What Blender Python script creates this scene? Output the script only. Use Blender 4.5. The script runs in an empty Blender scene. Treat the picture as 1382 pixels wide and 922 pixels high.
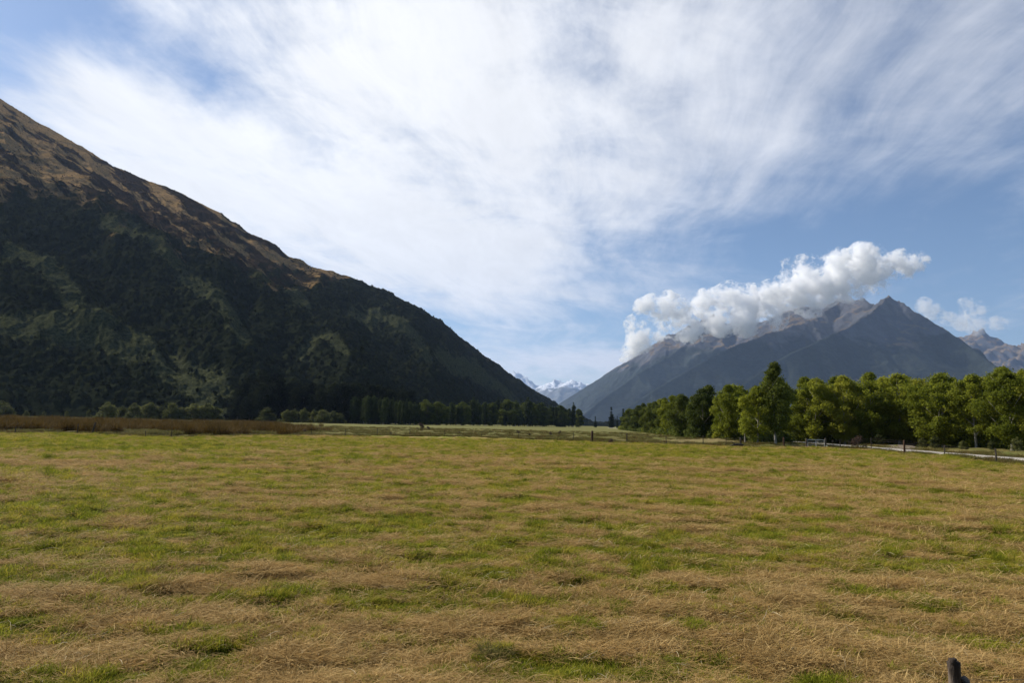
import bpy, math, random
import numpy as np
from mathutils import Vector, Matrix

sc = bpy.context.scene
R = math.radians
random.seed(7); RNG = np.random.default_rng(11)

# ------------------------------------------------------------------ camera
FPX, CX, CY = 921.3, 691.0, 461.0
CAMH = 2.3
PITCH, ROLL = R(6.84), R(1.29)
Fv = Vector((0, math.cos(PITCH), math.sin(PITCH)))
U0 = Vector((0, -math.sin(PITCH), math.cos(PITCH)))
R0 = Vector((1, 0, 0))
Rv = R0*math.cos(ROLL) + U0*math.sin(ROLL)
Uv = U0*math.cos(ROLL) - R0*math.sin(ROLL)
cam_d = bpy.data.cameras.new('camera'); cam = bpy.data.objects.new('camera', cam_d)
sc.collection.objects.link(cam); sc.camera = cam
cam_d.lens = 24; cam_d.sensor_width = 36; cam_d.clip_start = .1; cam_d.clip_end = 80000
M = Matrix((( Rv.x, Uv.x, -Fv.x, 0), (Rv.y, Uv.y, -Fv.y, 0), (Rv.z, Uv.z, -Fv.z, CAMH), (0, 0, 0, 1)))
cam.matrix_world = M

def pdir(px, py): return Fv*FPX + Rv*(px-CX) + Uv*(CY-py)
def at_y(px, py, Y):
    d = pdir(px, py); return Vector((0, 0, CAMH)) + d*(Y/d.y)
def at_g(px, py, z=0.0):
    d = pdir(px, py); return Vector((0, 0, CAMH)) + d*((z-CAMH)/d.z)
def project(X, Y, Z):
    Z = Z-CAMH
    f = X*Fv.x+Y*Fv.y+Z*Fv.z; r = X*Rv.x+Y*Rv.y+Z*Rv.z; u = X*Uv.x+Y*Uv.y+Z*Uv.z
    f = np.maximum(f, 1e-3)
    return CX+FPX*r/f, CY-FPX*u/f
def azel(px, py):
    d = pdir(px, py).normalized(); return math.atan2(d.x, d.y), math.asin(d.z)

# ------------------------------------------------------------------ node helper
class S:
    """a socket with arithmetic"""
    def __init__(s, t, o): s.t, s.o = t, o
    def _m(s, op, *a, **k):
        n = s.t.nodes.new('ShaderNodeMath'); n.operation = op
        for i, v in enumerate((s,)+a):
            if isinstance(v, S): s.t.links.new(v.o, n.inputs[i])
            else: n.inputs[i].default_value = v
        n.use_clamp = k.get('clamp', False)
        return S(s.t, n.outputs[0])
    def __add__(s, b): return s._m('ADD', b)
    __radd__ = __add__
    def __sub__(s, b): return s._m('SUBTRACT', b)
    def __rsub__(s, b): return (s*-1.0)+b
    def __mul__(s, b): return s._m('MULTIPLY', b)
    __rmul__ = __mul__
    def __truediv__(s, b): return s._m('DIVIDE', b)
    def mx(s, b): return s._m('MAXIMUM', b)
    def mn(s, b): return s._m('MINIMUM', b)
    def pw(s, b): return s._m('POWER', b)
    def clamp(s): return s._m('ADD', 0.0, clamp=True)
    def step(s, a, b, lo=0.0, hi=1.0):
        n = s.t.nodes.new('ShaderNodeMapRange'); n.interpolation_type = 'SMOOTHSTEP'
        s.t.links.new(s.o, n.inputs[0])
        for i, v in zip((1, 2, 3, 4), (a, b, lo, hi)): n.inputs[i].default_value = v
        return S(s.t, n.outputs[0])
class T:
    def __init__(s, tree): s.t = tree
    def new(s, k): return s.t.nodes.new(k)
    def xyz(s, vec):
        n = s.new('ShaderNodeSeparateXYZ'); s.t.links.new(vec.o, n.inputs[0])
        return [S(s.t, o) for o in n.outputs]
    def vec(s, *a):
        n = s.new('ShaderNodeCombineXYZ')
        for i, v in enumerate(a):
            if isinstance(v, S): s.t.links.new(v.o, n.inputs[i])
            else: n.inputs[i].default_value = v
        return S(s.t, n.outputs[0])
    def coord(s, k='Object'): return S(s.t, s.new('ShaderNodeTexCoord').outputs[k])
    def pos(s): return S(s.t, s.new('ShaderNodeNewGeometry').outputs['Position'])
    def attr(s, name, out='Fac'):
        n = s.new('ShaderNodeAttribute'); n.attribute_name = name; return S(s.t, n.outputs[out])
    def noise(s, v, scale=1, detail=4, rough=.5, dist=0, color=False):
        n = s.new('ShaderNodeTexNoise'); s.t.links.new(v.o, n.inputs['Vector'])
        n.inputs['Scale'].default_value = scale; n.inputs['Detail'].default_value = detail
        n.inputs['Roughness'].default_value = rough; n.inputs['Distortion'].default_value = dist
        return S(s.t, n.outputs['Color' if color else 'Fac'])
    def voro(s, v, scale=1, out='Distance'):
        n = s.new('ShaderNodeTexVoronoi'); s.t.links.new(v.o, n.inputs['Vector']); n.inputs['Scale'].default_value = scale
        return S(s.t, n.outputs[out])
    def rand(s): return S(s.t, s.new('ShaderNodeObjectInfo').outputs['Random'])
    def mix(s, f, a, b, mode='MIX'):
        n = s.new('ShaderNodeMix'); n.data_type = 'RGBA'; n.blend_type = mode; n.clamp_factor = True
        for i, v in ((0, f), (6, a), (7, b)):
            if isinstance(v, S): s.t.links.new(v.o, n.inputs[i])
            elif i == 0: n.inputs[i].default_value = v
            else: n.inputs[i].default_value = (*v, 1)
        return S(s.t, n.outputs[2])
    def scale(s, c, f):
        """colour times a number"""
        n = s.new('ShaderNodeVectorMath'); n.operation = 'SCALE'
        s.t.links.new(c.o, n.inputs[0])
        if isinstance(f, S): s.t.links.new(f.o, n.inputs['Scale'])
        else: n.inputs['Scale'].default_value = f
        return S(s.t, n.outputs[0])
    def bump(s, h, strength=.5, dist=.1):
        n = s.new('ShaderNodeBump'); n.inputs['Strength'].default_value = strength; n.inputs['Distance'].default_value = dist
        s.t.links.new(h.o, n.inputs['Height']); return S(s.t, n.outputs[0])

# ------------------------------------------------------------------ sky and sun
SUN_EL, SUN_AZ = R(39), R(-58)          # azimuth measured from +Y towards +X
world = bpy.data.worlds.new('World'); sc.world = world; world.use_nodes = True
wt = world.node_tree; wt.nodes.clear(); w = T(wt)
wo = w.new('ShaderNodeOutputWorld'); bg = w.new('ShaderNodeBackground'); wt.links.new(bg.outputs[0], wo.inputs[0])
SKY_STRENGTH = 0.075
bg.inputs[1].default_value = SKY_STRENGTH
sky = w.new('ShaderNodeTexSky'); sky.sky_type = 'NISHITA'; sky.sun_disc = False
sky.sun_elevation = SUN_EL; sky.sun_rotation = SUN_AZ
sky.air_density = 1.0; sky.dust_density = 0.5; sky.ozone_density = 2.5; sky.altitude = 400
dv = w.coord('Generated'); x, y, z = w.xyz(dv)
A = x._m('ARCTAN2', y); E = z._m('ARCSINE')
zc = z.mx(.02)+.06
th = R(9); u = x/zc; v = y/zc
a = u*math.cos(th)-v*math.sin(th); b = u*math.sin(th)+v*math.cos(th)
wn = w.noise(w.vec(a, b, 0.3), .45, 3, .5, color=True); wx, wy, wz = w.xyz(wn)
a2 = a+(wx-.5)*.9; b2 = b+(wy-.5)*1.3
streak = w.noise(w.vec(a2*1.0, b2*.34, 1.7), 1.5, 10, .60, .15)
fine = w.noise(w.vec(a2*3.2, b2*1.05, 4.1), 1.6, 10, .68, .3)
puff = w.noise(w.vec(a2*1.2+b2*.1, b2*.75, 12.0), 1.9, 10, .60, .7)
iso = w.noise(w.vec(x+z*.35, y*.6, z*1.9), 6.5, 11, .63, .35)
cross = w.noise(w.vec(a2*.7+b2*.6, b2*2.0-a2*.9, 8.0), 1.3, 7, .6, .4)
def gauss(px, py, sx, sy, rot, amp):
    """sx, sy in photo pixels, rot in degrees"""
    a0, e0 = azel(px, py); c, s_ = math.cos(R(rot)), math.sin(R(rot))
    dx = A-a0; dy = E-e0
    p = (dx*c+dy*s_)*(FPX/sx); q = (dy*c-dx*s_)*(FPX/sy)
    return (p*p+q*q)*-1.0
def ga(*k): return S(wt, gauss(*k)._m('EXPONENT').o)*k[-1]
cover = None
for g in [(640, 60, 260, 200, 0, .32), (480, 250, 300, 170, -25, .34), (560, 330, 260, 70, -12, .30), (130, 160, 150, 60, -20, .33),
          (260, 178, 110, 28, -20, .30), (330, 122, 150, 26, -18, -.26), (480, 90, 60, 90, 0, .22), (600, 330, 180, 50, -10, .15), (865, 70, 120, 38, 60, .26), (690, 150, 80, 18, 20, .2), (390, 250, 120, 25, -15, -.15), (760, 180, 90, 60, 0, -.1), (930, 90, 260, 120, 40, .16), (1150, 190, 260, 150, 20, .04), (1320, 90, 200, 150, 0, .05), (760, 490, 110, 16, 3, .5),
          (20, 30, 110, 60, 20, -.5), (900, 360, 240, 75, 10, -.20), (1330, 300, 230, 110, 25, -.34), (1150, 330, 160, 60, 0, -.2), (560, 425, 130, 40, -20, -.25),
          (740, 450, 130, 45, 0, -.22), (560, 110, 60, 40, 0, -.16), (215, 90, 130, 32, -15, -.18), (1340, 440, 130, 60, 0, -.25)]:
    t_ = ga(*g); cover = t_ if cover is None else cover+t_
calmz = 1.0-ga(1180, 170, 330, 230, 0, .55)
fil = w.noise(w.vec(a2*1.6+(wz-.5)*1.2, b2*.16, 21.0), 2.2, 8, .6, .25)
dens = (cover*1.15-.12+.45*(y.step(-.1, .6)))+(fil-.5)*(1.5-calmz)*1.1+calmz*((streak-.5)*1.0+(puff-.5)*1.1+(fine-.5)*.6+(iso-.5)*1.35+(cross-.5)*.7)
dens = dens.step(-.16, .94)
glow = ga(420, 60, 620, 420, 0, 1.0)
cl_v = (glow*2.4+8.4)*((fine-.5)*.35+1.0)
cloud_col = w.scale(w.mix(glow, (.86, .90, 1.0), (.985, .99, 1.0)), cl_v)
skyc = S(wt, w.mix(1.0, S(wt, sky.outputs[0]), (.92, 1.0, 1.08), 'MULTIPLY').o)
mixc = w.mix(dens, skyc, cloud_col)
wt.links.new(mixc.o, bg.inputs[0])

sl = bpy.data.lights.new('sun', 'SUN'); so = bpy.data.objects.new('sun', sl); sc.collection.objects.link(so)
sl.energy = 5.0; sl.angle = R(.55); sl.color = (1, .93, .82)
sd = Vector((math.sin(SUN_AZ)*math.cos(SUN_EL), math.cos(SUN_AZ)*math.cos(SUN_EL), math.sin(SUN_EL)))
so.rotation_euler = sd.to_track_quat('Z', 'Y').to_euler(); so.location = (-50, 50, 80)
vs = sc.view_settings; vs.view_transform = 'Standard'; vs.look = 'None'; vs.gamma = 1; vs.use_curve_mapping = False
vs.exposure = 0.36
cy = sc.cycles; cy.use_denoising = True; cy.max_bounces = 14; cy.diffuse_bounces = 2; cy.glossy_bounces = 1
cy.transmission_bounces = 3; cy.volume_bounces = 12; cy.transparent_max_bounces = 8; cy.use_adaptive_sampling = False
cy.volume_max_steps = 512; cy.volume_step_rate = .12
try: cy.denoiser = 'OPENIMAGEDENOISE'; cy.denoising_input_passes = 'RGB_ALBEDO_NORMAL'
except Exception: pass

# ------------------------------------------------------------------ numpy noise
def _h(ix, iy, seed):
    n = (ix.astype(np.int64)*374761393+iy.astype(np.int64)*668265263+seed*1442695041) & 0xffffffff
    n = ((n ^ (n >> 13))*1274126177) & 0xffffffff
    n = (n ^ (n >> 16))
    return (n & 0xffffff)/float(0xffffff)
def vnoise(x, y, seed=0):
    ix = np.floor(x); iy = np.floor(y); fx = x-ix; fy = y-iy
    u = fx*fx*fx*(fx*(fx*6-15)+10); v = fy*fy*fy*(fy*(fy*6-15)+10)
    a = _h(ix, iy, seed); b = _h(ix+1, iy, seed); c = _h(ix, iy+1, seed); d = _h(ix+1, iy+1, seed)
    return (a*(1-u)+b*u)*(1-v)+(c*(1-u)+d*u)*v
def fbm(x, y, seed=0, o=4, g=.5):
    s = 0; am = 1; t = 0
    for i in range(o):
        s = s+am*vnoise(x*2**i+i*17.3, y*2**i-i*9.1, seed+i); t += am; am *= g
    return s/t
def ridged(x, y, seed=0, o=5, g=.5):
    s = 0; am = 1; t = 0
    for i in range(o):
        n = 1-np.abs(2*vnoise(x*2**i+i*31.7, y*2**i+i*11.3, seed+i)-1)
        s = s+am*n*n; t += am; am *= g
    return s/t
def cells(x, y, seed=0):
    """distance to the nearest jittered point and that cell's random value"""
    ix = np.floor(x); iy = np.floor(y); best = np.full(x.shape, 9.0); rid = np.zeros(x.shape)
    for dx in (-1, 0, 1):
        for dy in (-1, 0, 1):
            cx, cy_ = ix+dx, iy+dy
            px = cx+_h(cx, cy_, seed); py = cy_+_h(cx, cy_, seed+5)
            d = (x-px)**2+(y-py)**2
            m = d < best; best = np.where(m, d, best); rid = np.where(m, _h(cx, cy_, seed+9), rid)
    return np.sqrt(best), rid
def sst(a, b, x):
    t = np.clip((x-a)/(b-a), 0, 1); return t*t*(3-2*t)

# ------------------------------------------------------------------ object helpers
def tag(o, label=None, cat=None, group=None, kind=None):
    if label: o['label'] = label
    if cat: o['category'] = cat
    if group: o['group'] = group
    if kind: o['kind'] = kind
    return o
def link(o): sc.collection.objects.link(o); return o
def mesh_np(name, verts, faces, mat=None, smooth=True, attrs=None, matidx=None):
    """verts (n,3), faces (m,4) or (m,3)"""
    verts = np.asarray(verts, np.float32); faces = np.asarray(faces, np.int32)
    me = bpy.data.meshes.new(name); k = faces.shape[1]
    me.vertices.add(len(verts)); me.vertices.foreach_set('co', verts.ravel())
    me.loops.add(faces.size); me.loops.foreach_set('vertex_index', faces.ravel())
    me.polygons.add(len(faces)); me.polygons.foreach_set('loop_start', np.arange(0, faces.size, k, dtype=np.int32))
    me.polygons.foreach_set('loop_total', np.full(len(faces), k, np.int32))
    me.polygons.foreach_set('use_smooth', np.full(len(faces), smooth))
    me.update(calc_edges=True)
    for nm, arr in (attrs or {}).items():
        at = me.attributes.new(nm, 'FLOAT', 'POINT'); at.data.foreach_set('value', np.asarray(arr, np.float32).ravel())
    if mat: me.materials.append(mat)
    return me
def grid_faces(nr, nc):
    i = np.arange(nr*nc).reshape(nr, nc)
    return np.stack([i[:-1, :-1], i[:-1, 1:], i[1:, 1:], i[1:, :-1]], -1).reshape(-1, 4)
def obj(name, me, parent=None):
    o = bpy.data.objects.new(name, me); link(o)
    if parent: o.parent = parent
    return o
def empty(name, loc=(0, 0, 0), rz=0):
    o = bpy.data.objects.new(name, None); link(o); o.location = loc; o.rotation_euler = (0, 0, rz); o.empty_display_size = .2
    return o
def copy_tree(o):
    c = o.copy(); link(c)
    for ch in list(o.children):
        d = ch.copy(); link(d); d.parent = c
    return c
class MB:
    """collects tubes and boxes into one mesh"""
    def __init__(s): s.v = []; s.f = []
    def tube(s, pts, rad, n=8, cap=True, seed=None, wob=0):
        pts = [Vector(p) for p in pts]
        if not hasattr(rad, '__len__'): rad = [rad]*len(pts)
        base = len(s.v); up = Vector((0, 0, 1)); rg = random.Random(seed)
        for i, p in enumerate(pts):
            d = (pts[min(i+1, len(pts)-1)]-pts[max(i-1, 0)]).normalized()
            a = d.cross(up if abs(d.z) < .9 else Vector((1, 0, 0))).normalized(); b = a.cross(d)
            for k in range(n):
                t = 2*math.pi*k/n; r = rad[i]*(1+wob*(rg.random()-.5))
                s.v.append(p+(a*math.cos(t)+b*math.sin(t))*r)
        for i in range(len(pts)-1):
            for k in range(n):
                a0 = base+i*n+k; a1 = base+i*n+(k+1) % n
                s.f.append((a0, a1, a1+n, a0+n))
        if cap:
            for i, q in ((0, pts[0]), (len(pts)-1, pts[-1])):
                s.v.append(q); c = len(s.v)-1; o = base+i*n
                for k in range(n): s.f.append((o+k, o+(k+1) % n, c))
        return s
    def box(s, c, size, rot=None):
        c = Vector(c); b = len(s.v)
        for dx in (-.5, .5):
            for dy in (-.5, .5):
                for dz in (-.5, .5):
                    p = Vector((dx*size[0], dy*size[1], dz*size[2]))
                    if rot: p = rot @ p
                    s.v.append(c+p)
        for f in ((0, 1, 3, 2), (4, 6, 7, 5), (0, 4, 5, 1), (2, 3, 7, 6), (0, 2, 6, 4), (1, 5, 7, 3)): s.f.append(tuple(b+i for i in f))
        return s
    def mesh(s, name, mat, smooth=True):
        me = bpy.data.meshes.new(name); me.from_pydata([tuple(v) for v in s.v], [], s.f); me.materials.append(mat)
        me.polygons.foreach_set('use_smooth', [smooth]*len(me.polygons)); me.update(); return me
    def obj(s, name, mat, parent=None, smooth=True): return obj(name, s.mesh(name, mat, smooth), parent)

def new_mat(name):
    m = bpy.data.materials.new(name); m.use_nodes = True; t = m.node_tree; t.nodes.clear()
    o = t.nodes.new('ShaderNodeOutputMaterial'); return m, T(t), o
def finish(h, o, col, rough=.9, normal=None, trans=0.0, spec=.2):
    t = h.t; p = t.nodes.new('ShaderNodeBsdfPrincipled'); p.inputs['Roughness'].default_value = rough
    p.inputs['Specular IOR Level'].default_value = spec
    t.links.new(col.o, p.inputs['Base Color'])
    if normal: t.links.new(normal.o, p.inputs['Normal'])
    out = p.outputs[0]
    if trans:
        tr = t.nodes.new('ShaderNodeBsdfTranslucent'); t.links.new(h.scale(col, 1.3).o, tr.inputs[0])
        mx = t.nodes.new('ShaderNodeMixShader'); mx.inputs[0].default_value = trans
        t.links.new(p.outputs[0], mx.inputs[1]); t.links.new(tr.outputs[0], mx.inputs[2]); out = mx.outputs[0]
    t.links.new(out, o.inputs[0])

# ------------------------------------------------------------------ the ground
BX = [838, 850, 862, 877, 897, 920, 948, 984, 1022, 1104, 1216, 1318, 1422, 1600]
BY = [580.3, 581.5, 583, 585, 587.5, 590.5, 594.5, 598, 600, 598, 601, 606, 611, 620]
FENCE_PX = [(-120, 584), (104, 586.5), (124, 587), (231, 590), (466, 588.5), (553, 589), (640, 590.5), (700, 592.5), (774, 595.5), (799, 597), (846, 598.2),
            (899, 600.5), (949, 602), (1003, 604.5), (1058, 604.5), (1110, 604.5), (1176, 607), (1221, 613.5), (1275, 616), (1345, 624.5), (1500, 645)]
fence_xy = np.array([at_g(*p)[:2] for p in FENCE_PX])
def fence_side(x, y):
    """+ beyond the fence, in metres of depth"""
    az = x/np.maximum(y, .1); fa = fence_xy[:, 0]/fence_xy[:, 1]
    return y-np.interp(az, fa, fence_xy[:, 1])
road_a, road_b = at_g(1382, 621.5), at_g(1112, 600.2)
rd = (road_b-road_a).normalized(); rn = Vector((rd.y, -rd.x, 0))
ROAD_PTS = [road_a-rd*90, road_a, road_b, road_b+rd*60+rn*(-.3), road_b+rd*140+rn*1, road_b+rd*260+rn*2.5, road_b+rd*400+rn*1.0, road_b+rd*520-rn*6]
def road_dist(x, y):
    s = (y-road_a.y)/rd.y
    rx = np.interp(y, [p.y for p in ROAD_PTS], [p.x for p in ROAD_PTS])
    return (x-rx)
def undul(x, y):
    return (fbm(x/9, y/9, 3, 3)-.5)*.30*sst(8, 60, np.hypot(x, y))
def ground_z(x, y, fine=True):
    r = np.hypot(x, y); z = undul(x, y)
    rdd = np.abs(road_dist(x, y)); z = z*sst(3, 7, rdd)
    if fine:
        k = 1-sst(90, 160, r)
        z = z+k*((fbm(x/.7, y/.4, 21, 4, .6)-.5)*.22+(straw_f(x, y)-.5)*.045*(1-sst(40, 60, r))+(ridged(x/2.6, y/1.1, 33, 3)-.45)*.07+(fbm(x/3.4, y/1.7, 34, 4, .6)-.5)*.34*sst(14, 40, r))*(1-.8*(rdd < 3.2))
    fs = fence_side(x, y)
    z = z+sst(0, 3, fs)*(fbm(x/3.5, y/3.5, 40, 3)-.42)*.55*(1-sst(200, 300, r))*sst(5, 9, rdd)
    # low bank of dry grass between the road and the trees
    bk = at_g(985, 600); z = z+.55*np.exp(-(((x-bk.x)/7)**2+((y-bk.y-9)/5)**2))
    return z
def straw_f(x, y):
    """0 green .. 1 straw, in long raked bands across the view"""
    r = np.hypot(x, y); yy = y+x*.10+1.2*(fbm(x/5, y/5, 50, 2)-.5)
    band = .5+.5*np.sin(yy*2*math.pi/1.9+3*fbm(x/4, y/9, 52, 2))
    n1 = fbm(x/.85, yy/.34, 54, 5, .62); n2 = fbm(x/11, yy/4.5, 58, 3); n3 = fbm(x/.7, y/.35, 59, 3, .6)
    s = .36+(band-.5)*.16+(n1-.5)*1.5+(n2-.5)*.6+(n3-.5)*.9+(ridged(x/3.2, yy/.9, 57, 3)-.5)*.55
    px = 921*x/np.maximum(y, .5)+691
    s += .10*sst(700, 1250, px)*(1-sst(60, 80, r))-.06*(1-sst(100, 500, px))
    s += .05*(1-sst(7, 11, r))
    s -= .20*sst(45, 62, r)*(1-sst(78, 95, r))                       # greener strip short of the fence
    g = at_g(150, 604); s -= .7*np.exp(-(((x-g.x)/9)**2+((y-g.y)/5)**2))
    g = at_g(70, 628); s += .6*np.exp(-(((x-g.x)/8)**2+((y-g.y)/1.6)**2))
    return np.clip(s, 0, 1)

az = np.concatenate([np.linspace(-180, -60, 40, endpoint=False), np.linspace(-60, -42, 40, endpoint=False), np.linspace(-42, 42, 1150, endpoint=False),
                     np.linspace(42, 60, 40, endpoint=False), np.linspace(60, 180, 41)])
inv = np.linspace(1/3.4, 1/170, 640); rr = np.concatenate([[.02, 1, 2.2], 1/inv, np.geomspace(180, 40000, 70)])
RR, AZ = np.meshgrid(rr, np.radians(az), indexing='ij')
GX, GY = RR*np.sin(AZ), RR*np.cos(AZ)
GZ = ground_z(GX, GY)
GZ = GZ*(1-sst(900, 1500, RR))
st = straw_f(GX, GY); fs = fence_side(GX, GY)
m, h, o = new_mat('pasture')
P = h.pos(); X_, Y_, Z_ = h.xyz(P)
straw = h.attr('straw'); rough_ = h.attr('rough'); pale = h.attr('pale'); reed = h.attr('reed'); bank = h.attr('bank')
n_f = h.noise(h.vec(X_, Y_*2.2, 0), 9, 6, .7, .6); n_m = h.noise(h.vec(X_, Y_*2.0, 3), 1.7, 5, .6, .4); n_l = h.noise(P, .05, 3, .5)
n_b = h.noise(h.vec(X_*.6, Y_*1.6, 7), .45, 6, .65, .5)
sf = (straw+(n_f-.5)*.9+(n_m-.5)*.7+(n_b-.5)*.6).step(.22, .78)
green = h.mix(n_m.step(.3, .7), (.100, .112, .010), (.25, .25, .025))
tan = h.mix(n_f.step(.3, .7), (.22, .145, .045), (.46, .33, .125))
c = h.mix(sf, green, tan)
dark = h.noise(h.vec(X_*1.0, Y_*2.0, 9), 1.6, 7, .72).step(.55, .66)
c = h.mix(dark*.6, c, (.07, .055, .02))
rg = h.mix(h.noise(h.vec(X_*.5, Y_*1.1, 2), .55, 5, .65, .6).step(.38, .66), (.105, .125, .020), (.175, .125, .045))
rg = h.mix(h.noise(P, 1.6, 4, .6).step(.62, .72)*.6, rg, (.05, .04, .02))
c = h.mix(rough_, c, rg)
c = h.mix(reed, c, (.07, .05, .018))
c = h.mix(pale, c, h.mix(n_b, (.11, .115, .025), (.17, .155, .05)))
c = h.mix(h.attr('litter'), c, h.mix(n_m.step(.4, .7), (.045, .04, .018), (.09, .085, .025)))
c = h.mix(bank, c, h.mix(n_f, (.17, .13, .055), (.29, .22, .10)))
hb = n_f*.6+n_m*.5
finish(h, o, c, .95, h.bump(hb, .9, .10), spec=.1)
MAT_G = m
px_, py_ = project(GX, GY, GZ*0)
reed_m = sst(2, 6, fs+4*(fbm(GX/9, GY/9, 61, 3)-.5))*(1-sst(330, 470, px_+60*(fbm(GX/20, GY/40, 62, 2)-.5)))*(1-sst(210, 250, GY))*(GY > 0)
pale_m = sst(240, 290, GY+30*(fbm(GX/60, GY/60, 63, 2)-.5))
bkc = at_g(985, 600); bank_m = np.exp(-(((GX-bkc.x)/10)**2+((GY-bkc.y-7)/7)**2))
rdg = road_dist(GX, GY); verge = np.exp(-((rdg+4.0)/1.7)**2)*(GY > 20)*(GY < 140)+sst(3, 4, rdg)*(1-sst(6, 10, rdg))*.8*(GY > 0)*(GY < 300)
bank_m = np.clip(bank_m+verge*.8, 0, 1)*.9
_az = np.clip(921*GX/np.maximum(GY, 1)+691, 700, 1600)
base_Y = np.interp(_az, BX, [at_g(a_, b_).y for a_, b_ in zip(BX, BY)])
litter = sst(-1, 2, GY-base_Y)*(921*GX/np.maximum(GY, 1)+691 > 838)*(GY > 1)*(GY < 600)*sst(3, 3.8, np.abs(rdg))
me = mesh_np('ground', np.stack([GX, GY, GZ], -1).reshape(-1, 3), grid_faces(*GX.shape), MAT_G, True,
             {'straw': st, 'rough': sst(0, 3, fs), 'pale': pale_m, 'reed': reed_m, 'bank': bank_m*(1-litter), 'litter': litter})
tag(obj('ground', me), kind='structure')

# gravel road
m, h, o = new_mat('gravel'); P = h.pos()
g1 = h.noise(P, 6, 6, .7); g2 = h.noise(P, .5, 3, .5)
c = h.mix(g1.step(.3, .7), (.30, .27, .22), (.50, .46, .39)); c = h.mix(g2.step(.45, .75)*.5, c, (.27, .23, .17))
finish(h, o, c, .95, h.bump(g1, .6, .03))
rv = []; nseg = 260; L = []
ys = np.concatenate([np.linspace(ROAD_PTS[0].y, 130, 120), np.linspace(131, ROAD_PTS[-1].y, 140)])
rxs = np.interp(ys, [p.y for p in ROAD_PTS], [p.x for p in ROAD_PTS])
for i, (yy, xx) in enumerate(zip(ys, rxs)):
    for k, t_ in enumerate((-1, -.8, -.5, -.2, 0, .2, .5, .8, 1)):
        wv = 2.35+.25*math.sin(yy*.7)+.2*math.sin(yy*1.9+t_*3)
        rv.append((xx+t_*wv, yy, [.0, .09, .13, .11, .15, .11, .13, .09, .0][k]))
me = mesh_np('road', rv, grid_faces(len(ys), 9), m); tag(obj('gravel_road', me), kind='structure')
# side track leading off into the trees
tp = [at_g(1221, 607.5), at_g(1212, 602), at_g(1228, 597.5), at_g(1262, 594.5)]
tv = []
for i in range(25):
    s_ = i/24*3; k = min(int(s_), 2); p = tp[k].lerp(tp[k+1], s_-k); wd = 2.6-1.0*i/24
    for t_ in (-1, -.5, 0, .5, 1): tv.append((p.x+t_*wd*1.2, p.y+t_*wd*.25, .165-.12*abs(t_)))
m, h, o = new_mat('dirt'); P = h.pos(); finish(h, o, h.mix(h.noise(P, 3, 5, .7).step(.35, .65), (.13, .10, .07), (.26, .21, .155)), .95)
me = mesh_np('track', tv, grid_faces(25, 5), m); tag(obj('dirt_track', me), kind='structure')

# ------------------------------------------------------------------ the hill on the left
RIDGE = [(-700, -190), (-400, -60), (-200, 25), (-100, 75), (0, 131), (20, 143), (50, 162), (100, 190), (125, 204), (150, 222), (175, 231), (200, 243), (225, 251), (250, 262),
         (275, 275), (300, 286), (312, 297), (320, 300), (335, 313), (350, 319), (372, 330), (390, 344), (405, 349), (420, 358), (440, 363), (460, 371), (480, 376), (500, 384),
         (520, 393), (540, 401), (560, 411), (580, 424), (597, 434), (610, 444), (625, 458), (640, 469), (660, 484), (680, 498), (695, 509), (710, 519), (728, 532), (745, 545), (770, 560), (800, 570), (850, 573)]
rp = np.array(RIDGE, float)
YF = ([-700, 0, 300, 475, 600, 745, 850], [330, 395, 420, 450, 640, 1250, 1700])
YR = ([-700, 0, 300, 600, 745, 850], [900, 1350, 1300, 1500, 1750, 1950])
ncol, nrow = 1250, 760
cpx = np.linspace(-520, 845, ncol); tt = np.concatenate([np.linspace(-.02, 1.0, nrow-60), np.linspace(1.004, 1.9, 60)])
rpy = np.interp(cpx, rp[:, 0], rp[:, 1])
yf, yr = np.interp(cpx, *YF), np.interp(cpx, *YR)
dirs = np.array([pdir(a_, b_) for a_, b_ in zip(cpx, rpy)]); dirs /= dirs[:, 1:2]
k = np.exp(-np.linspace(-2, 2, 9)**2); k /= k.sum()
Hr = dirs[:, 2]*yr+CAMH; Hr = Hr-2.0
sx = dirs[:, 0]
TT, _ = np.meshgrid(tt, cpx, indexing='ij')
HY = yf+TT*(yr-yf); HX = sx*HY
pf = np.where(TT < 1, TT+.05*np.sin(TT*math.pi*2)*0, 1-(TT-1)*1.1)
HZ = Hr*pf-.5
PX, PY = project(HX, HY, HZ)
def seg_d(PX, PY, pts):
    best = np.full(PX.shape, 1e9)
    for (x0, y0), (x1, y1) in zip(pts[:-1], pts[1:]):
        dx, dy = x1-x0, y1-y0; t = np.clip(((PX-x0)*dx+(PY-y0)*dy)/(dx*dx+dy*dy), 0, 1)
        best = np.minimum(best, np.hypot(PX-x0-t*dx, PY-y0-t*dy))
    return best
inner = sst(0, .12, TT)*(1-sst(.80, .97, TT))
wpx = PX+26*(fbm(PX/40, PY/40, 90, 3)-.5); wpy = PY+26*(fbm(PX/40+9, PY/40, 91, 3)-.5)
def rdge(pts, wdt): return np.exp(-(seg_d(wpx, wpy, pts)/wdt/1.25)**2)*wdt*HY/921*.030
spurs = (26*rdge([(-60, 452), (60, 448), (140, 462), (215, 492), (290, 530), (330, 560)], 22)
         + 24*rdge([(-60, 330), (20, 345), (70, 380), (110, 425), (125, 450)], 20)
         + 28*rdge([(120, 300), (190, 340), (260, 385), (300, 430), (330, 480), (350, 520)], 24)
         + 26*rdge([(300, 370), (360, 410), (420, 440), (470, 480), (500, 520)], 20)
         + 26*rdge([(430, 395), (520, 430), (560, 470), (590, 520)], 16)
         + 24*rdge([(560, 440), (620, 485), (680, 530)], 14))
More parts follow.
